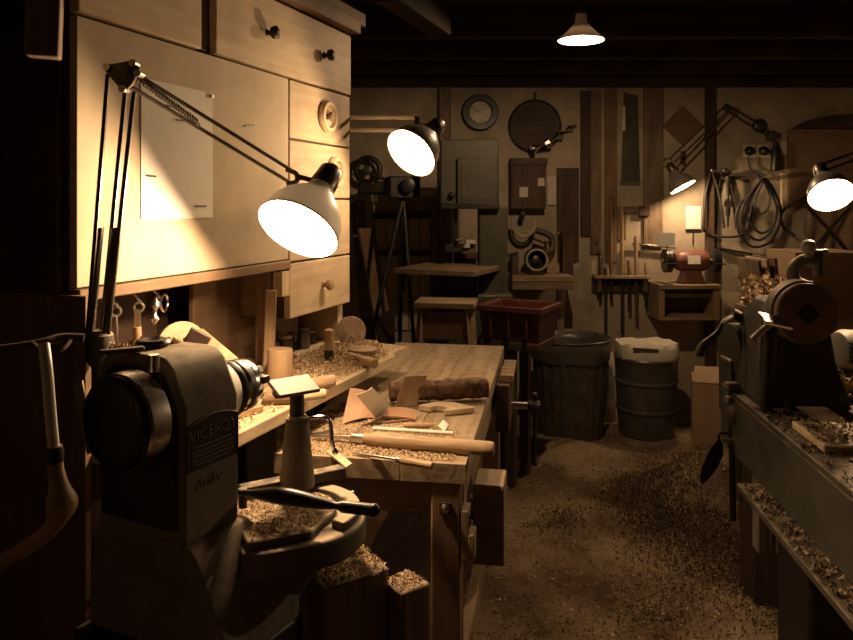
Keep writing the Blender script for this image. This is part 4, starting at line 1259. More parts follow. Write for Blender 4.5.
# bright rest
rp = at(775, 321, 1.88)
MB().box(-0.036, 0.036, -0.026, 0.026, -0.005, 0.005, Matrix.Translation(rp) @ Euler((R(20), R(13), R(0))).to_matrix().to_4x4()).build('rest_plate', M['chrome'], fl, bevel=0.002)
MB().bar(rp + Vector((-0.005, 0.01, -0.005)), rp + Vector((-0.05, 0.02, -0.05)), 0.02, 0.014).build('rest_arm', M['steel'], fl, bevel=0.003)
MB().cyl(rp + Vector((0, 0.02, -0.01)), (rp.x, rp.y + 0.05, 0.966), 0.016).build('rest_post', M['iron'], fl)
# gear case, crank and rods at the end
gc = at(744, 352, 2.22)
MB().lathe(gc + Vector((-0.05, 0, 0)), (1, 0, 0), [(0, 0.05), (0.006, 0.085), (0.06, 0.085), (0.07, 0.07)], 32).build('gear_case', M['lathe_green'], fl)
MB().boxc(gc + Vector((-0.01, 0.0, -0.1)), (0.10, 0.09, 0.17)).build('gear_box', M['lathe_green'], fl, bevel=0.008)
MB().boxc(gc + Vector((0.1, 0.02, -0.02)), (0.16, 0.1, 0.1)).build('gear_bracket', M['lathe_green'], fl, bevel=0.008)
pth = [at(735, 316, 2.2), at(725, 321, 2.16), at(717, 333, 2.14), at(707, 341, 2.13), at(701, 349, 2.13), at(699, 356, 2.13)]
MB().tube(spline(pth, 5), [0.008] * 16 + [0.010, 0.012, 0.0125, 0.013, 0.013, 0.013, 0.0125, 0.0125, 0.012, 0.010][:10], 10).build('crank_handle', M['irondust'], fl)
MB().cyl(at(732, 313, 2.2), at(742, 318, 2.2), 0.016).build('crank_boss', M['cast_shaded'], fl)
MB().cyl(at(733, 415, 2.12), at(792, 420, 2.06), 0.028, 0.020, 20).build('cross_shaft', M['cast_shaded'], fl)
MB().ball(at(735, 414, 2.115), 0.031, 0.7, 1, 1).build('shaft_cap', M['cast_shaded'], fl)
MB().cyl(at(731, 385, 2.14), at(733, 520, 2.14), 0.009).build('feed_rod', M['iron'], fl)
MB().cyl(at(737, 385, 2.16), at(739, 500, 2.16), 0.008).build('feed_rod', M['steel'], fl)
for py in (386, 400, 443):
    MB().boxc(at(732, py, 2.13), (0.035, 0.03, 0.022)).build('rod_clamp', M['cast_side'], fl, bevel=0.004)
MB().cyl(at(722, 440, 2.12), at(733, 441, 2.12), 0.007).build('clamp_screw', M['steel'], fl)
MB().cyl(at(790, 398, 1.98), at(784, 418, 1.90), 0.009).build('clamp_lever', M['steel'], fl)
MB().ball(at(783, 421, 1.895), 0.014).build('lever_ball', M['black'], fl)
# dark leaf-shaped guard hanging at the end
lf = [(0, 0), (0.010, -0.02), (0.012, -0.05), (-0.004, -0.09), (-0.034, -0.128), (-0.05, -0.138), (-0.056, -0.12), (-0.048, -0.085), (-0.03, -0.045)]
p = at(719, 436, 2.16)
lg_ = thing('leaf_guard', 'dark pointed leather flap hanging from the end of the dark lathe', 'flap', p)
MB().prism(lf, -0.003, 0.003, Matrix.Translation(p) @ Matrix.Rotation(R(90), 4, 'X')).build('flap', M['black'], lg_, bevel=0.001)
MB().tube(spline([p + Vector((-0.004, 0, -0.006)), p + Vector((0.008, 0, 0.012)), p + Vector((0.028, 0, 0.004))], 5), 0.004, 8).build('hook', M['iron'], lg_)
# cross board on the bed
solo(MB(RF).box(0.675, 1.16, 1.68, 1.86, 0.966, 0.984), 'bed_board', M['shelf'], 'dusty loose board lying across the bed of the dark lathe', 'board', bevel=0.004)
shavings('bed_shavings', poly_points([(0.645, 0.9), (0.755, 0.9), (0.755, 2.0), (0.645, 2.0)], 700, RF, 0.966) + poly_points([(0.68, 1.69), (1.15, 1.69), (1.15, 1.85), (0.68, 1.85)], 700, RF, 0.985)
         + poly_points([(0.59, 0.9), (0.635, 0.9), (0.635, 1.95), (0.59, 1.95)], 800, RF, 0.79, lambda x, y: 0.02 * random.random() * (1 if y < 1.3 else 0.2)), (0.004, 0.018), M['chip_dark'], 'brown shavings lying along the bed and ledge of the dark lathe', 'shavings', flat=0.5)

# finned motor at the frame edge
mo = thing('finned_motor', 'pale electric motor with cooling slots beside the dark lathe faceplate', 'motor', at(856, 350, 2.15))
mc = at(848, 350, 2.15)
MB().lathe(mc, Vector((1, 0.1, -0.05)), [(-0.035, 0.03), (-0.03, 0.05), (-0.015, 0.058), (0.12, 0.058), (0.14, 0.04)], 30).build('body', M['lathe_pale'], mo)
for k in range(5):
    MB().boxc(mc + Vector((-0.002 + 0.018 * 0, -0.056, 0.026 - 0.013 * k)), (0.05, 0.012, 0.0055), (0, 8, 6)).build('cooling_slot', M['black'], mo)
MB().box(mc.x - 0.04, mc.x + 0.14, mc.y - 0.03, mc.y + 0.06, 0.966, mc.z - 0.05).build('mounting', M['lathe_green'], mo, bevel=0.004)
solo(MB(RF).box(1.045, 1.4, 1.95, 2.42, 0.925, 0.96), 'side_tray', M['oldX'], 'wooden tray board beside the headstock heaped with shavings', 'tray', bevel=0.004)
bt = thing('tray_trestle', 'dark trestle holding the tray board beside the dark lathe', 'trestle', RF @ Vector((1.22, 2.2, 0)))
for x, y in ((1.09, 2.0), (1.33, 2.0), (1.09, 2.33), (1.33, 2.33)):
    MB(RF).box(x, x + 0.04, y, y + 0.04, 0.0, 0.924).build('leg', M['darkZ'], bt)
MB(RF).box(1.09, 1.37, 2.01, 2.03, 0.5, 0.55).build('rail', M['darkX'], bt)
q = at(836, 392, 2.05)
shavings('tray_curls', [tuple(Vector((q.x + random.gauss(0, 0.035), q.y + random.gauss(0, 0.035), 0.962 + 0.055 * random.random()))) for _ in range(420)], (0.012, 0.035), M['chip'], 'tangle of pale curls beside the dark lathe faceplate', 'shavings', flat=0.9, curl=3.0)

# bench, boxes and crate behind it
sb = thing('side_bench', 'plain dark bench standing behind the dark lathe', 'bench', (1.7, 3.05, 0))
MB().box(1.33, 2.3, 2.82, 3.3, 0.90, 0.94).build('top', M['oldX'], sb, bevel=0.004)
for x, y in ((1.36, 2.85), (2.22, 2.85), (1.36, 3.22), (2.22, 3.22)):
    MB().box(x, x + 0.05, y, y + 0.05, 0, 0.9).build('leg', M['darkZ'], sb, bevel=0.003)
bxn = thing('cardboard_box', 'tall closed cardboard box standing behind the dark lathe headstock', 'box', (1.66, 3.1, 0.94))
MB().box(1.45, 1.74, 2.95, 3.2, 0.941, 1.30).build('body', M['card'], bxn, bevel=0.003)
MB().box(1.45, 1.74, 2.945, 3.07, 1.301, 1.305).build('flap', M['card'], bxn)
MB().box(1.45, 1.74, 3.08, 3.205, 1.301, 1.305).build('flap', M['card'], bxn)
for k in range(3):
    solo(MB().boxc((1.405 - 0.028 * k, 3.08 + 0.01 * k, 0.941 + 0.17), (0.013, 0.2, 0.34 - 0.01 * k), (0, -6, 0)), 'upright_board', (M['brownZ'], M['pineZ'], M['oldZ'])[k],
         ('brown thin board standing against the tall cardboard box', 'pale thin board between two darker ones by the cardboard box', 'greyish thin board outermost of three by the cardboard box')[k], 'board', 'thin boards by the cardboard box', bevel=0.002)
sbx = thing('narrow_cabinet', 'narrow dark cabinet topped with curly shavings behind the dark lathe', 'cabinet', (1.2, 2.7, 0))
q0, q1 = at(752, 300, 2.65), at(792, 300, 2.65)
MB().box(q0.x, q1.x, 2.62, 2.76, 0.0, 1.11).build('body', M['darkZ'], sbx, bevel=0.004)
MB().box(q0.x - 0.01, q1.x + 0.01, 2.61, 2.77, 1.111, 1.13).build('lid', M['oldX'], sbx, bevel=0.003)
q = at(772, 290, 2.68)
shavings('crate_curls', [tuple(Vector((q.x + random.gauss(0, 0.045), q.y + random.gauss(0, 0.03), 1.132 + 0.10 * random.random() * math.exp(-(random.gauss(0, 0.6)) ** 2)))) for _ in range(700)], (0.014, 0.045), M['chip'], 'springy heap of pale curls on the narrow dark cabinet', 'shavings', flat=1.0, curl=3.0)

# ================================================================ BINS
def bin_profile(c, r0, r1, h, ribs, name, label, mat):
    t = thing(name, label, 'bin', (c.x, c.y, 0))
    n = 96
    rings = []
    for k in range(9):
        z = 0.0 + h * k / 8
        rad = r0 + (r1 - r0) * k / 8
        rings.append([(c.x + (rad + (0.006 * (1 if math.sin(ribs * 2 * math.pi * i / n) > 0 else 0) if 0 < k < 8 else 0)) * math.cos(2 * math.pi * i / n),
                       c.y + (rad + (0.006 * (1 if math.sin(ribs * 2 * math.pi * i / n) > 0 else 0) if 0 < k < 8 else 0)) * math.sin(2 * math.pi * i / n), z) for i in range(n)])
    inner = [[(c.x + (x - c.x) * 0.95, c.y + (y - c.y) * 0.95, z) for x, y, z in rg_] for rg_ in reversed(rings[4:])]
    mb = MB()
    mb.loft(rings + inner, True).build('body', mat, t, sharp=50)
    return t


c = Vector((0.93, 4.86, 0))
t = bin_profile(c, 0.20, 0.245, 0.60, 22, 'dustbin', 'large ribbed dustbin lined with a dark bag, beside the red crate', M['bin'])
# bag folded over the rim
n = 48
rings = []
for k, (z, rr) in enumerate(((0.50, 0.252), (0.56, 0.258), (0.61, 0.262), (0.63, 0.255), (0.625, 0.238), (0.58, 0.225), (0.45, 0.205), (0.36, 0.15))):
    rings.append([(c.x + (rr + 0.010 * noise.noise((math.cos(6.283 * i / n) * 4, math.sin(6.283 * i / n) * 4, k * 0.5))) * math.cos(6.283 * i / n),
                   c.y + (rr + 0.010 * noise.noise((math.cos(6.283 * i / n) * 4, math.sin(6.283 * i / n) * 4, k * 0.5))) * math.sin(6.283 * i / n),
                   z + (0.03 * noise.noise((math.cos(6.283 * i / n) * 3, math.sin(6.283 * i / n) * 3, 7)) if k < 2 else 0.012 * noise.noise((i * 0.4, k, 1)))) for i in range(n)])
MB().loft(rings, False).build('bag_liner', M['bag'], t, sharp=70)
MB().lathe((c.x, c.y, 0.35), (0, 0, 1), [(0, 0.16), (0.02, 0.10), (0.035, 0.002)], 20).build('rubbish', M['dust'], t)
MB().torus((c.x, c.y, 0.628), (0, 0, 1), 0.258, 0.008, 48, 8).build('rim', M['stain'], t)

c = Vector((1.43, 4.88, 0))
t = thing('sack_bin', 'smaller dark drum holding a pale paper sack', 'bin', c)
MB().lathe(c, (0, 0, 1), [(0, 0.165), (0.01, 0.175), (0.16, 0.185), (0.165, 0.192), (0.18, 0.192), (0.185, 0.187), (0.34, 0.193), (0.345, 0.20), (0.36, 0.20), (0.365, 0.195), (0.49, 0.20), (0.50, 0.207), (0.51, 0.20), (0.50, 0.19), (0.40, 0.185)], 44).build('drum', M['bag'], t)
sk = thing('paper_sack', 'pale paper sack with folded flat top stuffed in the dark drum', 'sack', c + Vector((0, 0, 0.46)))
rings = []
for k, (z, a, b_) in enumerate(((0.42, 0.17, 0.15), (0.50, 0.185, 0.16), (0.56, 0.195, 0.15), (0.595, 0.19, 0.13), (0.605, 0.12, 0.08))):
    rings.append([(c.x + a * math.copysign(abs(math.cos(6.283 * i / 40)) ** 0.6, math.cos(6.283 * i / 40)) * (1 + 0.05 * noise.noise((i * 0.5, k * 0.8, 3))),
                   c.y + b_ * math.copysign(abs(math.sin(6.283 * i / 40)) ** 0.6, math.sin(6.283 * i / 40)), z + 0.018 * noise.noise((i * 0.35, k * 0.5, 8))) for i in range(40)])
MB().loft(rings).build('sack', M['sack'], sk, sharp=60)
MB().boxc((c.x - 0.05, c.y - 0.158, 0.575), (0.16, 0.006, 0.018), (10, 4, 0)).build('printed_strip', M['ink'], sk)
# crumpled sack between the bins
rings = []
c = Vector((1.245, 5.2, 0))
for k in range(9):
    z = 0.5 * k / 8 + 0.004
    w = (0.075, 0.09, 0.08, 0.07, 0.075, 0.06, 0.065, 0.05, 0.02)[k]
    rings.append([(c.x + w * math.cos(6.283 * i / 26) * (1 + 0.25 * noise.noise((i * 0.6, k * 0.9, 4))), c.y + w * 0.8 * math.sin(6.283 * i / 26) * (1 + 0.25 * noise.noise((i * 0.7, k, 9))), z) for i in range(26)])
solo(MB().loft(rings), 'crumpled_sack', M['sack'], 'crumpled pale sack squeezed between the two bins', 'sack', sharp=50)
# cardboard box
cb = thing('cardboard_box', 'open cardboard box standing on the floor beside the dark drum', 'box', (1.82, 4.72, 0))
FB = frame(1.80, 4.70, -18)
MB(FB).box(-0.13, 0.17, -0.14, 0.16, 0.002, 0.40).build('body', M['card'], cb, bevel=0.003)
MB(FB).box(-0.13, 0.17, -0.145, -0.141, 0.40, 0.404, Matrix.Translation((0, 0, 0))).build('edge_flap', M['card'], cb)
MB(FB).add([(-0.13, -0.14, 0.40), (0.17, -0.14, 0.40), (0.15, 0.02, 0.47), (-0.11, 0.02, 0.47), (-0.13, -0.136, 0.398), (0.17, -0.136, 0.398), (0.15, 0.024, 0.468), (-0.11, 0.024, 0.468)],
           [(0, 1, 2, 3), (7, 6, 5, 4), (0, 4, 5, 1), (1, 5, 6, 2), (2, 6, 7, 3), (3, 7, 4, 0)]).build('flap', M['card'], cb)

# ================================================================ RED CRATE, STOOL, BAND SAW
cr = thing('red_crate', 'dull red plastic stacking crate beyond the workbench', 'crate', at(516, 338, 4.25))
CF = frame(0.50, 4.05, -28)
zb, zt = 0.775, 0.955
def rect(hx, hy, z):
    return [(-hx, -hy, z), (hx, -hy, z), (hx, hy, z), (-hx, hy, z)]


MB(CF).loft([rect(0.155, 0.135, zb), rect(0.172, 0.152, zt), rect(0.164, 0.144, zt), rect(0.148, 0.128, zb + 0.012)]).build('body', M['red'], cr, bevel=0.004)
MB(CF).loft([rect(0.189, 0.17, zt - 0.022), rect(0.189, 0.17, zt + 0.004), rect(0.165, 0.146, zt + 0.004), rect(0.165, 0.146, zt - 0.022), rect(0.189, 0.17, zt - 0.022)], False).build('rim', M['red'], cr, bevel=0.003)
for x in (-0.10, 0.0, 0.10):
    MB(CF).box(x - 0.006, x + 0.006, -0.162, -0.14, zb + 0.02, zt - 0.02).build('rib', M['red'], cr, bevel=0.002)
cs = thing('crate_stand', 'dark low stand under the red crate', 'stand', (0.51, 4.28, 0))
MB(CF).box(-0.17, 0.16, -0.14, 0.14, 0.73, 0.773).build('top', M['darkX'], cs, bevel=0.004)
for x, y in ((-0.16, -0.13), (-0.03, -0.13), (-0.16, 0.08), (-0.03, 0.08)):
    MB(CF).box(x, x + 0.05, y, y + 0.05, 0, 0.73).build('leg', M['darkZ'], cs)
MB(CF).box(-0.11, -0.03, -0.125, -0.105, 0.3, 0.36).build('rail', M['darkX'], cs)

st = thing('tall_stool', 'wooden trestle stool with splayed legs in front of the band saw', 'stool', at(448, 300, 3.9))
SF = frame(0.10, 3.75, -8)
MB(SF).box(-0.15, 0.15, -0.11, 0.11, 0.985, 1.015).build('seat', M['oakX'], st, bevel=0.005)
for sx in (-1, 1):
    for sy in (-1, 1):
        MB(SF).bar((sx * 0.11, sy * 0.08, 0.986), (sx * 0.17, sy * 0.14, 0.01), 0.035, 0.035).build('leg', M['oakZ'], st, bevel=0.003)
    MB(SF).box(sx * 0.128 - 0.012, sx * 0.128 + 0.012, -0.09, 0.09, 0.76, 0.80).build('rail', M['oakY'], st, bevel=0.002)
MB(SF).box(-0.13, 0.13, -0.10, -0.07, 0.835, 0.97).build('front_rail', M['brownX'], st, bevel=0.003)
MB(SF).box(-0.14, 0.14, -0.12, -0.06, 0.765, 0.79).build('step', M['oakX'], st, bevel=0.003)

bs = thing('band_saw', 'old green band saw with square wheel housing and tilting table', 'band saw', (0.35, 4.5, 0))
YB = 4.42
MBu = wbox(MB(), 440, 139, 499, 206, YB, 0.16).build('wheel_housing', M['green'], bs, bevel=0.012, seg=3)
wbox(MB(), 457, 158, 498, 204, YB - 0.022, 0.022).build('housing_door', M['green'], bs, bevel=0.008)
wbox(MB(), 461, 163, 494, 200, YB - 0.026, 0.004).build('door_panel', M['lathe_green'], bs, bevel=0.002)
wbox(MB(), 441, 203, 500, 209, YB - 0.03, 0.2).build('housing_lip', M['iron'], bs, bevel=0.003)
MB().ball(at(452, 195, YB - 0.015), 0.02).build('tension_knob', M['iron'], bs)
wbox(MB(), 479, 206, 508, 345, YB + 0.02, 0.14).build('column', M['green'], bs, bevel=0.012, seg=3)
MB().cyl(at(453, 209, YB + 0.06), at(453, 264, YB + 0.06), 0.0025, n=6).build('blade', M['steel'], bs)
MB().bar(at(456, 209, YB + 0.08), at(456, 243, YB + 0.08), 0.018, 0.018).build('guide_post', M['iron'], bs)
MB().boxc(at(449, 248, YB + 0.06), (0.05, 0.05, 0.045)).build('guide_block', M['iron'], bs, bevel=0.004)
MB().cyl(at(456, 240, YB + 0.05), at(464, 239, YB + 0.05), 0.008).build('guide_screw', M['steel'], bs)
tb_ = MB()
z = 1.118
pa = [onz(401, 266, z + 0.012), onz(458, 272, z + 0.012), onz(499, 266, z + 0.012), onz(432, 262, z + 0.012)]
tb_.box(-0.24, 0.25, -0.24, 0.22, z - 0.02, z + 0.012, Matrix.Translation((0.13, 4.38, 0)) @ Matrix.Rotation(R(-24), 4, 'Z'))
tb_.build('table', M['old' + 'X'], bs, bevel=0.004)
MB().box(0.02, 0.3, 4.3, 4.5, 0.98, z - 0.021).build('trunnion', M['iron'], bs, bevel=0.01)
MB().box(0.02, 0.50, 4.34, 4.60, 0.42, 0.97).build('lower_housing', M['green'], bs, bevel=0.012)
MB().box(0.0, 0.52, 4.3, 4.64, 0.0, 0.419).build('base', M['lathe_green'], bs, bevel=0.01)
# boards leaning and tripod, back corner
tp_ = thing('tripod', 'dark tripod stand with a bulky head in the far corner', 'tripod', at(398, 330, 4.7))
ap = at(403, 197, 4.75)
for ft in ((345, 382, 4.45), (422, 400, 4.5), (398, 395, 5.05)):
    e = at(ft[0], ft[1], ft[2])
    e.z = 0.02
    MB().cyl(ap, e, 0.015, 0.012, 10).build('leg', M['iron'], tp_)
MB().boxc(ap + Vector((0, 0, 0.06)), (0.20, 0.12, 0.14), (0, 0, 15)).build('head', M['iron'], tp_, bevel=0.01)
MB().lathe(ap + Vector((0.03, -0.06, 0.07)), (0.1, -1, 0), [(0, 0.045), (0.04, 0.045), (0.045, 0.03)], 20).build('lens_barrel', M['black'], tp_)
MB().cyl(ap + Vector((-0.08, 0, 0.10)), ap + Vector((-0.20, 0, 0.14)), 0.012).build('pan_handle', M['iron'], tp_)
MB().bar(ap.lerp(at(398, 395, 4.6), 0.1), at(402, 290, 4.74), 0.03, 0.03).build('centre_column', M['iron'], tp_)


def lean(px0, py0, px1, py1, w, th, Ya, Yb, name, mat, label, cat, group=None, roll=0):
    a, b = at(px0, py0, Ya), at(px1, py1, Yb)
    return solo(MB().bar(b, a, w, th, roll), name, mat, label, cat, group, bevel=0.004)


lean(366, 228, 392, 372, 0.15, 0.022, 5.02, 4.88, 'leaning_plank', M['brownZ'], 'wide brown plank leaning behind the drawers', 'plank', 'leaning planks')
lean(357, 200, 371, 372, 0.13, 0.022, 5.2, 5.1, 'leaning_plank', M['oldZ'], 'narrow greyed plank leaning behind the wide brown one', 'plank', 'leaning planks')
rb_ = thing('pulley_wheel', 'dim round pulley wheel hung in the far corner above the tripod', 'pulley', at(368, 172, 5.3))
MB().torus(at(368, 170, 5.3), (0, 1, 0), 0.085, 0.02, 28, 8).build('rim', M['iron'], rb_)
MB().lathe(at(368, 170, 5.31), (0, -1, 0), [(0, 0.03), (0.03, 0.03), (0.035, 0.01)], 16).build('hub', M['stain'], rb_)
for k in range(3):
    a = R(60 * k)
    MB().bar(at(368, 170, 5.3) + Vector((0.08 * math.cos(a), 0, 0.08 * math.sin(a))), at(368, 170, 5.3) - Vector((0.08 * math.cos(a), 0, 0.08 * math.sin(a))), 0.012, 0.01).build('spoke', M['iron'], rb_)
MB().bar(at(368, 170, 5.3), at(368, 170, 5.395), 0.02, 0.02).build('axle', M['iron'], rb_)
db = thing('drill_head', 'dim drill head with a bright chuck fixed in the far corner', 'drill', at(372, 190, 5.1))
q = at(373, 188, 5.1)
MB().boxc(q, (0.20, 0.12, 0.09)).build('head', M['iron'], db, bevel=0.015, seg=3)
MB().lathe(q + Vector((0.01, -0.02, -0.045)), (0, 0, -1), [(0, 0.022), (0.05, 0.022), (0.06, 0.01), (0.12, 0.006)], 14).build('chuck', M['chrome'], db)
MB().bar(q + Vector((0, 0.05, 0)), q + Vector((0, 0.298, 0)), 0.06, 0.06).build('bracket', M['iron'], db, bevel=0.004)
MB().ball(q + Vector((0.0, -0.065, 0.03)), 0.012).build('lamp_stud', M['chrome'], db)
# ledged hatch on the wall in the corner
ht = thing('boarded_hatch', 'pale boarded hatch with dark frame on the wall behind the tripod', 'hatch', at(405, 300, 5.38))
for k in range(5):
    wbox(MB(), 376 + 11 * k, 218, 386.3 + 11 * k, 330, YW - 0.022, 0.021).build('board', M['ply'], ht, bevel=0.003)
wbox(MB(), 372, 212, 434, 219, YW - 0.04, 0.039).build('frame_rail', M['darkX'], ht, bevel=0.003)
wbox(MB(), 372, 250, 434, 256, YW - 0.04, 0.017).build('ledge', M['darkX'], ht, bevel=0.003)
wbox(MB(), 430, 205, 438, 335, YW - 0.045, 0.044).build('frame_post', M['oldZ'], ht, bevel=0.003)
wbox(MB(), 412, 186, 438, 196, YW - 0.004, 0.003).build('pinned_note', M['sack'], ht)

# little shelf with stepped pale slabs seen through the band saw throat
ls = thing('step_shelf', 'small dark wall shelf seen through the throat of the band saw', 'shelf', at(463, 258, 5.35))
wbox(MB(), 450, 254, 480, 259, 5.22, 0.178).build('board', M['darkX'], ls, bevel=0.003)
wbox(MB(), 462, 259, 468, 270, 5.36, 0.038).build('bracket', M['darkZ'], ls)
for k, (x0, x1, y0, y1, lab) in enumerate(((452, 462, 248, 253.8, 'lowest pale offcut on the shelf behind the band saw'), (459, 470, 244, 248, 'middle pale offcut stepped up behind the band saw'), (466, 476, 240, 244, 'topmost pale offcut on the shelf behind the band saw'))):
    t = thing('pale_offcut', lab, 'offcut', at((x0 + x1) / 2, y1, 5.3), 'offcuts behind the band saw')
    wbox(MB(), x0, y0, x1, y0 + 4, 5.25, 0.1).build('plate', M['paper'], t, bevel=0.002)
    wbox(MB(), x0 + 1 if k else x0, y0 + 4.02, x1, 253.9, 5.27 + 0.025 * k, 0.024).build('prop', M['oldZ'], t)

# ================================================================ BACK WALL, left half
ck = thing('dial_gauge', 'round dial in a thick dark rim hanging high on the back wall', 'dial', at(480, 113, 5.36))
MB().lathe(at(480, 113, YW - 0.002), (0, -1, 0.06), [(0, 0.118), (0.03, 0.132), (0.045, 0.124), (0.045, 0.088), (0.03, 0.080)], 40, cap=False).build('rim', M['black'], ck)
MB().lathe(at(480, 113, YW - 0.004), (0, -1, 0.06), [(0, 0.085), (0.02, 0.085), (0.021, 0.001)], 36).build('face', M['dial'], ck)
for k in range(12):
    a = R(30 * k)
    MB().boxc(at(480, 113, YW - 0.028) + Vector((0.066 * math.cos(a), 0, 0.066 * math.sin(a))), (0.012, 0.002, 0.004), (0, -30 * k, 0)).build('tick', M['ink'], ck)
MB().bar(at(480, 113, YW - 0.03), at(472, 106, YW - 0.03), 0.006, 0.003).build('hand', M['ink'], ck)
MB().bar(at(480, 113, YW - 0.03), at(487, 104, YW - 0.03), 0.005, 0.003).build('hand', M['ink'], ck)
wp = thing('round_pan', 'large dark round pan lid hanging on the back wall', 'pan', at(535, 126, 5.36))
MB().lathe(at(535, 126, YW - 0.002), (0, -1, 0), [(0, 0.17), (0.02, 0.185), (0.028, 0.185), (0.03, 0.165), (0.018, 0.14), (0.012, 0.002)], 44).build('disc', M['darkX'], wp)
MB().torus(at(535, 126, YW - 0.03), (0, 1, 0), 0.183, 0.008, 44, 8).build('rim', M['iron'], wp)
MB().bar(at(535, 101, YW - 0.01), at(535, 92, YW - 0.01), 0.02, 0.012).build('hanger', M['iron'], wp)
pb = thing('plastic_bag', 'crumpled clear-grey plastic bag tucked under the round pan', 'bag', at(545, 150, 5.33))
rings = []
pa, pb_ = at(530, 150, 5.31), at(576, 125, 5.33)
pc = spline([pa, pa.lerp(pb_, 0.4) + Vector((0, -0.02, -0.02)), pa.lerp(pb_, 0.75), pb_], 5)
MB().tube(pc, [0.05 * (0.6 + 0.5 * math.sin(i * 1.7)) * (1 - 0.045 * i) for i in range(16)], 10).build('bag', M['chrome'], pb, sharp=25)

eb = thing('switch_box', 'dark electrical box with pale labels above the wall bench', 'switch box', at(527, 185, 5.33))
wbox(MB(), 511, 164, 546, 209, YW - 0.12, 0.119).build('body', M['darkZ'], eb, bevel=0.006)
wbox(MB(), 511, 158, 548, 165, YW - 0.13, 0.129).build('top', M['darkX'], eb, bevel=0.003)
wbox(MB(), 519.5, 187, 528, 197, YW - 0.124, 0.003).build('label', M['sack'], eb)
wbox(MB(), 538, 178, 544.5, 186, YW - 0.124, 0.003).build('label', M['sack'], eb)
wbox(MB(), 547.5, 176, 556, 205, YW - 0.02, 0.019).build('side_card', M['sack'], eb)
hs_ = thing('hose_coil', 'pale hose looped over dark fittings on the back wall', 'hose', at(523, 228, 5.25))
for k, (r, dx) in enumerate(((0.082, 0), (0.075, 0.012), (0.06, 0.02))):
    cc = at(524 + dx * 60, 222, 5.24 - 0.01 * k)
    MB().tube(spline([cc + Vector((r * math.cos(R(a)), 0.01 * k, r * (1.25 if a > 180 else 0.5) * math.sin(R(a)))) for a in range(160, 381, 22)], 4), 0.010 - 0.002 * k, 8).build('loop', M['cable_pale'], hs_)
MB().tube(spline([at(535, 228, 5.24), at(545, 233, 5.25), at(552, 236, 5.22), at(559, 233, 5.16)], 5), 0.006, 8).build('tail', M['cable_pale'], hs_)
MB().bar(at(523, 213, 5.22), at(523, 213, 5.395), 0.03, 0.03).build('peg', M['darkY'], hs_)
wbn = thing('narrow_bench', 'narrow wall bench crowded with machine parts under the switch box', 'bench', at(540, 280, 5.2))
p, q = at(509, 277, 5.0), at(574, 277, 5.0)
MB().box(p.x, q.x, 5.0, 5.395, 0.975, 1.01).build('top', M['oakX'], wbn, bevel=0.004)
MB().box(p.x, q.x, 5.005, 5.03, 0.92, 0.974).build('front_rail', M['oldX'], wbn, bevel=0.003)
for x in (p.x + 0.01, q.x - 0.06):
    MB().box(x, x + 0.05, 5.3, 5.35, 0, 0.974).build('leg', M['oldZ'], wbn, bevel=0.003)
fan = thing('blower', 'round-mouthed blower with pale ring standing on the wall bench', 'blower', at(537, 275, 5.18))
fc = at(537, 260, 5.10)
MB().lathe(fc, (0, 1, 0), [(0, 0.068), (0.012, 0.075), (0.12, 0.075), (0.16, 0.05)], 30, cap=False).build('housing', M['iron'], fan)
MB().torus(fc, (0, 1, 0), 0.07, 0.008, 30, 8).build('mouth_ring', M['cable_pale'], fan)
MB().lathe(fc + Vector((0, 0.10, 0)), (0, -1, 0), [(0, 0.07), (0.02, 0.03), (0.05, 0.028), (0.06, 0.01)], 20).build('rotor', M['stain'], fan)
MB().box(fc.x - 0.05, fc.x + 0.05, 5.1, 5.22, 1.011, fc.z - 0.06).build('foot', M['iron'], fan, bevel=0.004)
MB().tube(spline([fc + Vector((0.06, 0, 0.04)), fc + Vector((0.11, 0.03, 0.08)), fc + Vector((0.10, 0.05, 0.16)), fc + Vector((0.0, 0.06, 0.2))], 6), 0.022, 10).build('duct', M['irondust'], fan)
for i, (px, py, w, h, m, lab) in enumerate(((552, 270, 0.07, 0.20, 'card', 'brown cardboard carton standing beside the blower'), (568, 262, 0.075, 0.26, 'darkZ', 'dark wooden tool box standing at the end of the wall bench'), (515, 270, 0.05, 0.10, 'stain', 'small dull tin at the near end of the wall bench'))):
    q = at(px, py, 5.2)
    t = thing('bench_carton', lab, 'box', (q.x, 5.25, 1.011))
    MB().box(q.x - w / 2, q.x + w / 2, 5.2, 5.32, 1.011, 1.011 + h).build('body', M[m], t, bevel=0.004)
    MB().box(q.x - w / 2 - 0.003, q.x + w / 2 + 0.003, 5.197, 5.323, 1.012 + h, 1.03 + h).build('lid', M[m], t, bevel=0.003)
vl = thing('bench_clamp', 'black bar clamp standing upright beside the band saw column', 'clamp', at(511, 270, 4.9))
MB().cyl(at(511, 256, 4.9), at(511, 300, 4.9), 0.010).build('bar', M['black'], vl)
MB().bar(at(508, 256, 4.9), at(518, 253, 4.9), 0.02, 0.02).build('jaw', M['black'], vl)
MB().bar(at(508, 296, 4.9), at(518, 298, 4.9), 0.02, 0.02).build('jaw', M['black'], vl)
MB().bar(at(511, 300, 4.9), Vector((at(511, 300, 4.9).x, 4.9, 0.02)), 0.03, 0.03).build('stand', M['black'], vl)

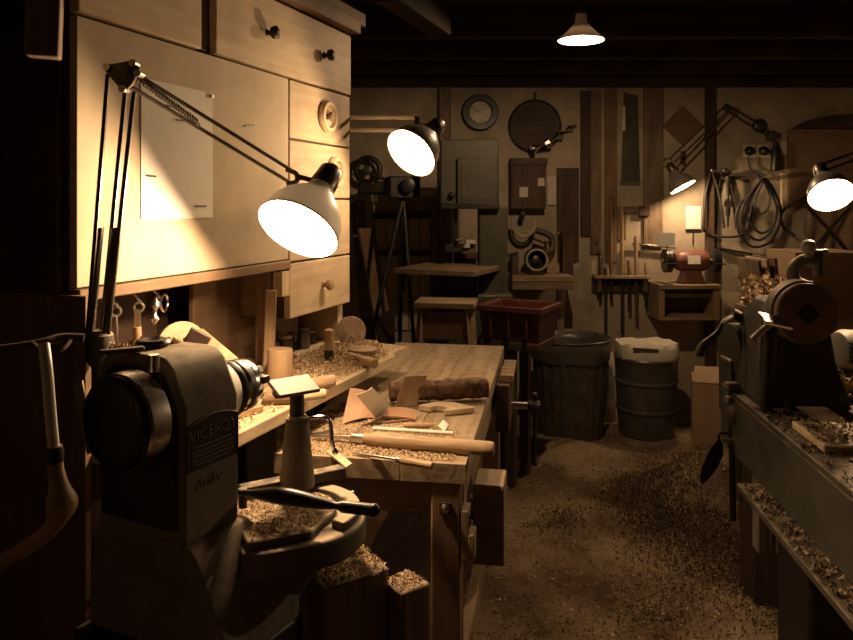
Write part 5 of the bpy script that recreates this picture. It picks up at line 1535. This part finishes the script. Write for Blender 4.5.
# boards hung on the back wall
boards = [(557, 168, 579, 262, 'darkZ', 0.02, 'dark narrow board hung beside the switch box'),
          (581, 91, 590, 236, 'darkZ', 0.03, 'long dark batten hung from the ceiling trim, thinnest of the boards'),
          (590.5, 91, 601, 254, 'oldZ', 0.025, 'long greyed board with a round hole at its foot'),
          (605, 88, 617, 262, 'brownZ', 0.02, 'long brown board hung next to the hand saw'),
          (644, 88, 663, 246, 'oldZ', 0.025, 'wide greyed board hung beside the diamond-turned panel')]
for px0, py0, px1, py1, m, th, lab in boards:
    t = thing('hanging_board', lab, 'board', at((px0 + px1) / 2, py1, YW), 'long boards on the back wall')
    wbox(MB(), px0, py0, px1, py1, YW - th, th - 0.001).build('board', M[m], t, bevel=0.003)
    MB().cyl(at((px0 + px1) / 2, py0 + 5, YW - th - 0.008), at((px0 + px1) / 2, py0 + 5, YW - th + 0.004), 0.008).build('nail_head', M['iron'], t)
    if 'hole' in lab:
        MB().cyl(at(596, 243, YW - th - 0.002), at(596, 243, YW - th + 0.004), 0.012).build('hole', M['black'], t)
hsw = thing('hand_saw', 'broad hand saw blade hanging point up on the back wall', 'saw', at(630, 180, 5.38))
pa, pb_, pc_, pd_ = at(624, 92, YW - 0.006), at(638, 96, YW - 0.006), at(640, 182, YW - 0.006), at(621, 182, YW - 0.006)
MB().add([pa, pb_, pc_, pd_] + [v + Vector((0, 0.003, 0)) for v in (pa, pb_, pc_, pd_)], [(0, 1, 2, 3), (7, 6, 5, 4), (0, 4, 5, 1), (1, 5, 6, 2), (2, 6, 7, 3), (3, 7, 4, 0)]).build('blade', M['stain'], hsw)
wbox(MB(), 620, 181, 640.5, 185, YW - 0.012, 0.011).build('edge_strip', M['steel'], hsw, bevel=0.001)
wbox(MB(), 622.5, 106, 625.5, 131, YW - 0.014, 0.012).build('handle_plate', M['dial'], hsw, bevel=0.003)
dmd = thing('diamond_panel', 'square panel hung on its corner above the wall lamp', 'panel', at(687, 126, 5.38))
MB().boxc(at(683, 126, YW - 0.012), (0.205, 0.02, 0.205), (0, 45, 0)).build('panel', M['brownX'], dmd, bevel=0.003)
MB().boxc(at(683, 158, YW - 0.012), (0.03, 0.015, 0.10)).build('handle', M['darkZ'], dmd, bevel=0.003)

# tool rack
tr_ = thing('tool_rack', 'narrow wall rack board with tools slotted through it', 'rack', at(628, 280, 5.35))
p, q = at(595, 276, 5.28), at(651, 276, 5.28)
MB().box(p.x, q.x, 5.28, 5.395, 0.965, 0.987).build('board', M['oakX'], tr_, bevel=0.003)
MB().box(p.x, q.x, 5.37, 5.395, 0.86, 0.964).build('back_rail', M['darkX'], tr_, bevel=0.003)
for x in (p.x + 0.02, q.x - 0.05):
    MB().box(x, x + 0.03, 5.29, 5.37, 0.87, 0.964).build('bracket', M['darkZ'], tr_)
chis = [(600, 250, 300, 'iron', 'darkZ', 'short dark-handled tool in the wall rack'), (611, 196, 300, 'iron', 'brownZ', 'tallest brown-handled chisel in the wall rack'), (622, 206, 334, 'iron', 'turnedZ', 'tall pale-handled chisel with a long blade in the rack'),
        (629, 260, 312, 'iron', 'brownZ', 'stubby chisel between two taller ones in the rack'), (636, 236, 322, 'stain', 'turnedZ', 'mid-height pale-handled chisel in the wall rack'),
        (646, 262, 308, 'iron', 'turnedZ', 'short round-handled chisel near the grinder in the rack'), (605.5, 268, 336, 'iron', 'darkZ', 'low tool with the longest dark blade in the rack')]
for px, ty, by_, mb_, mh, lab in chis:
    t = thing('rack_chisel', lab, 'chisel', at(px, 276, 5.33), 'chisels in the wall rack')
    a = at(px, ty, 5.325)
    L = a.z - 0.988
    w = 0.016
    MB().lathe((a.x, 5.325, 0.9875), (0, 0, 1), [(0, w * 0.7), (L * 0.1, w), (L * 0.5, w * 0.85), (L * 0.9, w * 1.05), (L, w * 0.7)], 12).build('handle', M[mh], t)
    e = at(px, by_, 5.325)
    MB().box(a.x - 0.010, a.x + 0.010, 5.322, 5.328, e.z, 0.9865).build('blade', M[mb_], t)
xb = thing('wooden_cross', 'cross-shaped wooden tool hung behind the tall chisels', 'tool', at(625, 212, 5.385))
wbox(MB(), 618, 206.5, 637, 213.5, YW - 0.02, 0.019).build('cross_bar', M['oldX'], xb, bevel=0.003)
wbox(MB(), 618, 214, 626, 240, YW - 0.02, 0.018).build('stem', M['brownZ'], xb, bevel=0.003)
sbk = solo(wbox(MB(), 639, 206, 650, 216, YW - 0.05, 0.024), 'small_wall_block', M['darkX'], 'small dark block fixed on the wide greyed wall board', 'block', bevel=0.003)

# ================================================================ GRINDER and right half of the back wall
gs = thing('grinder_stand', 'open wooden box bracket carrying the red grinder', 'wall bracket', at(690, 315, 5.3))
zt = 0.945
p, q = at(659, 283, 5.1), at(720, 283, 5.1)
MB().box(p.x, q.x, 5.08, 5.395, zt - 0.03, zt).build('top', M['oakX'], gs, bevel=0.004)
MB().box(p.x, q.x, 5.10, 5.395, 0.70, 0.725).build('bottom', M['oakX'], gs, bevel=0.004)
for x in (p.x, q.x - 0.04):
    MB().box(x, x + 0.04, 5.10, 5.395, 0.725, zt - 0.03).build('side', M['oakZ'], gs, bevel=0.003)
MB().box(p.x + 0.04, q.x - 0.04, 5.13, 5.15, 0.85, zt - 0.03).build('drawer', M['darkX'], gs, bevel=0.003)
gr = thing('bench_grinder', 'red double-ended bench grinder with black wheel guards', 'grinder', at(691, 280, 5.2))
gc_ = Vector((at(691, 260, 5.2).x, 5.2, 1.10))
MB().lathe(gc_ + Vector((-0.12, 0, 0)), (1, 0, 0), [(0, 0.035), (0.005, 0.055), (0.03, 0.070), (0.05, 0.075), (0.19, 0.075), (0.21, 0.070), (0.235, 0.055), (0.24, 0.035)], 30).build('motor', M['red_enamel'], gr)
MB().loft([[(gc_.x + x, gc_.y + y, zt + 0.002) for x, y in ((-0.08, -0.07), (0.08, -0.07), (0.08, 0.07), (-0.08, 0.07))], [(gc_.x + x, gc_.y + y, zt + 0.09) for x, y in ((-0.055, -0.045), (0.055, -0.045), (0.055, 0.045), (-0.055, 0.045))]]).build('foot', M['red_enamel'], gr, bevel=0.004)
MB().boxc(gc_ + Vector((-0.005, -0.073, 0.012)), (0.085, 0.008, 0.06), (-10, 0, 0)).build('label', M['paper'], gr)
for s in (-1, 1):
    wx = gc_.x + s * 0.165
    MB().lathe((wx - 0.014, 5.2, 1.10), (1, 0, 0), [(0, 0.075), (0.028, 0.075)], 32).build('wheel', M['iron'], gr)
    MB().lathe((wx - 0.022, 5.2, 1.10), (1, 0, 0), [(0, 0.02), (0.0, 0.082), (0.044, 0.082), (0.044, 0.02)], 28, cap=False).build('wheel_guard', M['black'], gr)
    MB().cyl((gc_.x + s * 0.115, 5.2, 1.10), (gc_.x + s * 0.2, 5.2, 1.10), 0.014).build('arbor', M['steel'], gr)
    MB().boxc((wx, 5.10, 1.085), (0.06, 0.05, 0.008)).build('tool_rest', M['iron'], gr)
wbox(MB(), 658, 233, 675, 246, 5.13, 0.004).build('spark_shield', M['paper'], gr)
MB().cyl(at(667, 246, 5.132), (at(667, 246, 5.132).x, 5.15, 1.15), 0.004).build('shield_stem', M['iron'], gr)
solo(MB().bar(at(718, 248, 5.36), at(752, 254, 5.36), 0.03, 0.014), 'steel_rule', M['iron'], 'dark flat bar fixed on the wall past the grinder', 'bar', bevel=0.002)
solo(MB().bar(at(632, 244, 5.36), at(676, 248, 5.36), 0.018, 0.014), 'steel_rule', M['steel'], 'thin steel bar fixed on the wall before the spark shield', 'bar', bevel=0.002)
nt_ = thing('pinned_card', 'white card pinned on the wall in the beam of the wall lamp', 'card', at(693, 220, 5.39))
wbox(MB(), 686, 206, 701, 230, YW - 0.006, 0.004).build('card', M['paper'], nt_)
wbox(MB(), 686, 229, 701, 231.5, YW - 0.012, 0.010).build('bottom_strip', M['iron'], nt_)
MB().cyl(at(693, 231, YW - 0.01), at(693, 244, YW - 0.01), 0.004, n=8).build('tie', M['iron'], nt_)


def loop(name, pts, r, Y, mat, label, cat, closed=False, group=None):
    P = [at(x, y, Y - 0.02 + 0.012 * math.sin(i * 1.3)) for i, (x, y) in enumerate(pts)]
    return solo(MB().tube(spline(P, 6, closed), r, 8, closed), name, mat, label, cat, group)


cc = thing('cable_coil', 'thick dark cable coil hanging from a peg on the back wall', 'cable', at(760, 185, 5.37))
for k, pts in enumerate(([(762, 180), (750, 194), (739, 206), (736, 222), (742, 238), (754, 247), (770, 242), (779, 226), (781, 210), (776, 194), (768, 181)],
                         [(761, 181), (751, 198), (747, 213), (752, 226), (762, 233), (773, 226), (777, 210), (772, 194), (764, 182)],
                         [(760, 182), (746, 200), (741, 216), (745, 231), (757, 240), (768, 235), (776, 219), (779, 203), (771, 188), (763, 180)],
                         [(763, 183), (756, 198), (755, 207), (760, 214), (768, 209), (770, 198), (766, 187)])):
    MB().tube(spline([at(x, y, 5.265 - 0.012 * k) for x, y in pts], 5, True), 0.009 if k != 3 else 0.006, 8, True).build('turn', M['cable'], cc)
MB().cyl(at(761, 180, 5.395), at(761, 178, 5.2), 0.012).build('peg', M['iron'], cc)
loop('cable', [(748, 156), (750, 168), (757, 174), (760, 182)], 0.005, 5.37, M['cable'], 'short flex running from the wall sockets to the cable coil', 'cable')
loop('draped_hose', [(702, 226), (706, 232), (716, 236), (732, 237), (745, 233), (749, 219), (752, 205)], 0.008, 5.345, M['cable'], 'slack black hose sagging along the wall behind the coil', 'hose')
loop('draped_hose', [(795, 236), (784, 228), (781, 216), (787, 207), (800, 200), (812, 196), (826, 202)], 0.011, 5.345, M['cable'], 'dark hose looping out beneath the large wall board', 'hose')
for i, (x0, lab) in enumerate(((704, 'long dark calipers hanging beside the wall post'), (716, 'slimmer dark calipers hanging between calipers and hand drill'))):
    Yc = (5.32, 5.38)[i]
    t = thing('calipers', lab, 'calipers', at(x0 + 6, 170, 5.38), 'calipers on the back wall')
    MB().tube(spline([at(x0 + 7, 172, Yc), at(x0 + 1, 195, Yc), at(x0, 215, Yc), at(x0 - 1, 232 - 3 * i, Yc)], 6), 0.010 - 0.002 * i, 8).build('leg', M['iron'], t)
    MB().tube(spline([at(x0 + 8, 172, Yc - 0.014), at(x0 + 14, 190, Yc - 0.014), at(x0 + 18, 210, Yc - 0.014), at(x0 + 20, 228, Yc - 0.014)], 6), 0.010 - 0.002 * i, 8).build('leg', M['iron'], t)
    MB().lathe(at(x0 + 7.5, 171, Yc + 0.018), (0, -1, 0), [(0, 0.02), (0.045, 0.02), (0.05, 0.01)], 14).build('pivot', M['steel'], t)
hd = thing('hand_drill', 'slim hand drill with a broad top hanging beside the cable coil', 'drill', at(728, 200, 5.38))
MB().lathe(at(728, 176, 5.31), (0, 0, -1), [(0, 0.01), (0.004, 0.03), (0.03, 0.026), (0.05, 0.012), (0.16, 0.010), (0.17, 0.018), (0.27, 0.017), (0.29, 0.008), (0.36, 0.006)], 14).build('body', M['iron'], hd)
MB().cyl(at(719, 178, 5.335), at(745, 178, 5.335), 0.012).build('breast_bar', M['darkX'], hd)
MB().lathe(at(728, 204, 5.30), (0, -1, 0), [(0, 0.03), (0.01, 0.03)], 18).build('gear', M['steel'], hd)
MB().cyl(at(728, 178, 5.395), at(728, 178, 5.33), 0.006).build('peg', M['iron'], hd)
for i, px in enumerate((749, 763)):
    t = thing('plug_socket', ('round black plug socket with a flex hanging from it', 'round black plug socket nearer the dark wall canister')[i], 'socket', at(px, 151, 5.38), 'plug sockets on the back wall')
    MB().lathe(at(px, 151, YW - 0.001), (0, -1, 0), [(0, 0.034), (0.02, 0.034), (0.028, 0.028), (0.045, 0.018), (0.05, 0.006)], 20).build('body', M['black'], t)
    MB().boxc(at(px, 151, YW - 0.002), (0.09, 0.003, 0.09)).build('plate', M['sack'], t)
cn = thing('dark_canister', 'dark upright canister fixed beside the large wall board', 'canister', at(775, 160, 5.36))
MB().lathe(at(775.5, 171, 5.355), (0, 0, 1), [(0, 0.028), (0.01, 0.032), (0.15, 0.032), (0.17, 0.02), (0.20, 0.018)], 18).build('body', M['black'], cn)
MB().boxc(at(775.5, 160, 5.39), (0.05, 0.012, 0.03)).build('strap', M['iron'], cn)
wbox(MB(), 780.5, 141, 787, 155, YW - 0.02, 0.019).build('label_card', M['sack'], cn)
bw = thing('round_knocker', 'dim round metal boss high on the back wall above the sockets', 'boss', at(760, 126, 5.38))
MB().lathe(at(759, 126, YW - 0.001), (0, -1, 0), [(0, 0.05), (0.015, 0.052), (0.03, 0.035), (0.034, 0.01)], 24).build('disc', M['stain'], bw)
MB().torus(at(759, 126, YW - 0.03), (0, 1, 0), 0.04, 0.006, 24, 6).build('ring', M['iron'], bw)
bgb = thing('arched_board', 'large brown board with a dark arched top on the back wall', 'board', at(850, 240, 5.36))
wbox(MB(), 789, 129, 900, 206, YW - 0.035, 0.034).build('panel', M['brownX'], bgb, bevel=0.003)
wbox(MB(), 782, 173, 788, 208, YW - 0.03, 0.029).build('side_strip', M['pineZ'], bgb, bevel=0.003)
p0 = at(795, 128, YW - 0.06)
W_ = at(900, 128, YW).x - p0.x
MB().prism([(0, 0)] + [(W_ * k / 12, 0.10 * math.sin(math.pi * k / 12) ** 0.7) for k in range(1, 12)] + [(W_, 0)], 0, 0.058, Matrix.Translation(p0 + Vector((0, 0.058, 0))) @ Matrix.Rotation(R(90), 4, 'X')).build('arched_top', M['darkX'], bgb, bevel=0.004)
ap = thing('hanging_apron', 'brown work apron draped on a peg under the large wall board', 'apron', at(822, 205, 5.36))
g = 14
vv = []
for j in range(g + 1):
    for i in range(g + 1):
        u, v = i / g, j / g
        q = at(806 + 44 * u + (-8 + 16 * u) * v * 0.6, 208 + 62 * v, 5.36)
        vv.append(q + Vector((0, -0.03 - 0.03 * math.sin(u * 15 + v * 2) * (0.3 + v), 0)))
MB().add(vv, [(j * (g + 1) + i, j * (g + 1) + i + 1, (j + 1) * (g + 1) + i + 1, (j + 1) * (g + 1) + i) for j in range(g) for i in range(g)]).build('cloth', M['card'], ap, sharp=180)
for k, (xa, xb_) in enumerate(((808, 846), (850, 812))):
    MB().tube(spline([at(xa, 208, 5.31), at((xa + xb_) / 2, 228, 5.28), at(xb_, 250, 5.30)], 6), 0.012, 8).build('strap', M['black'], ap)
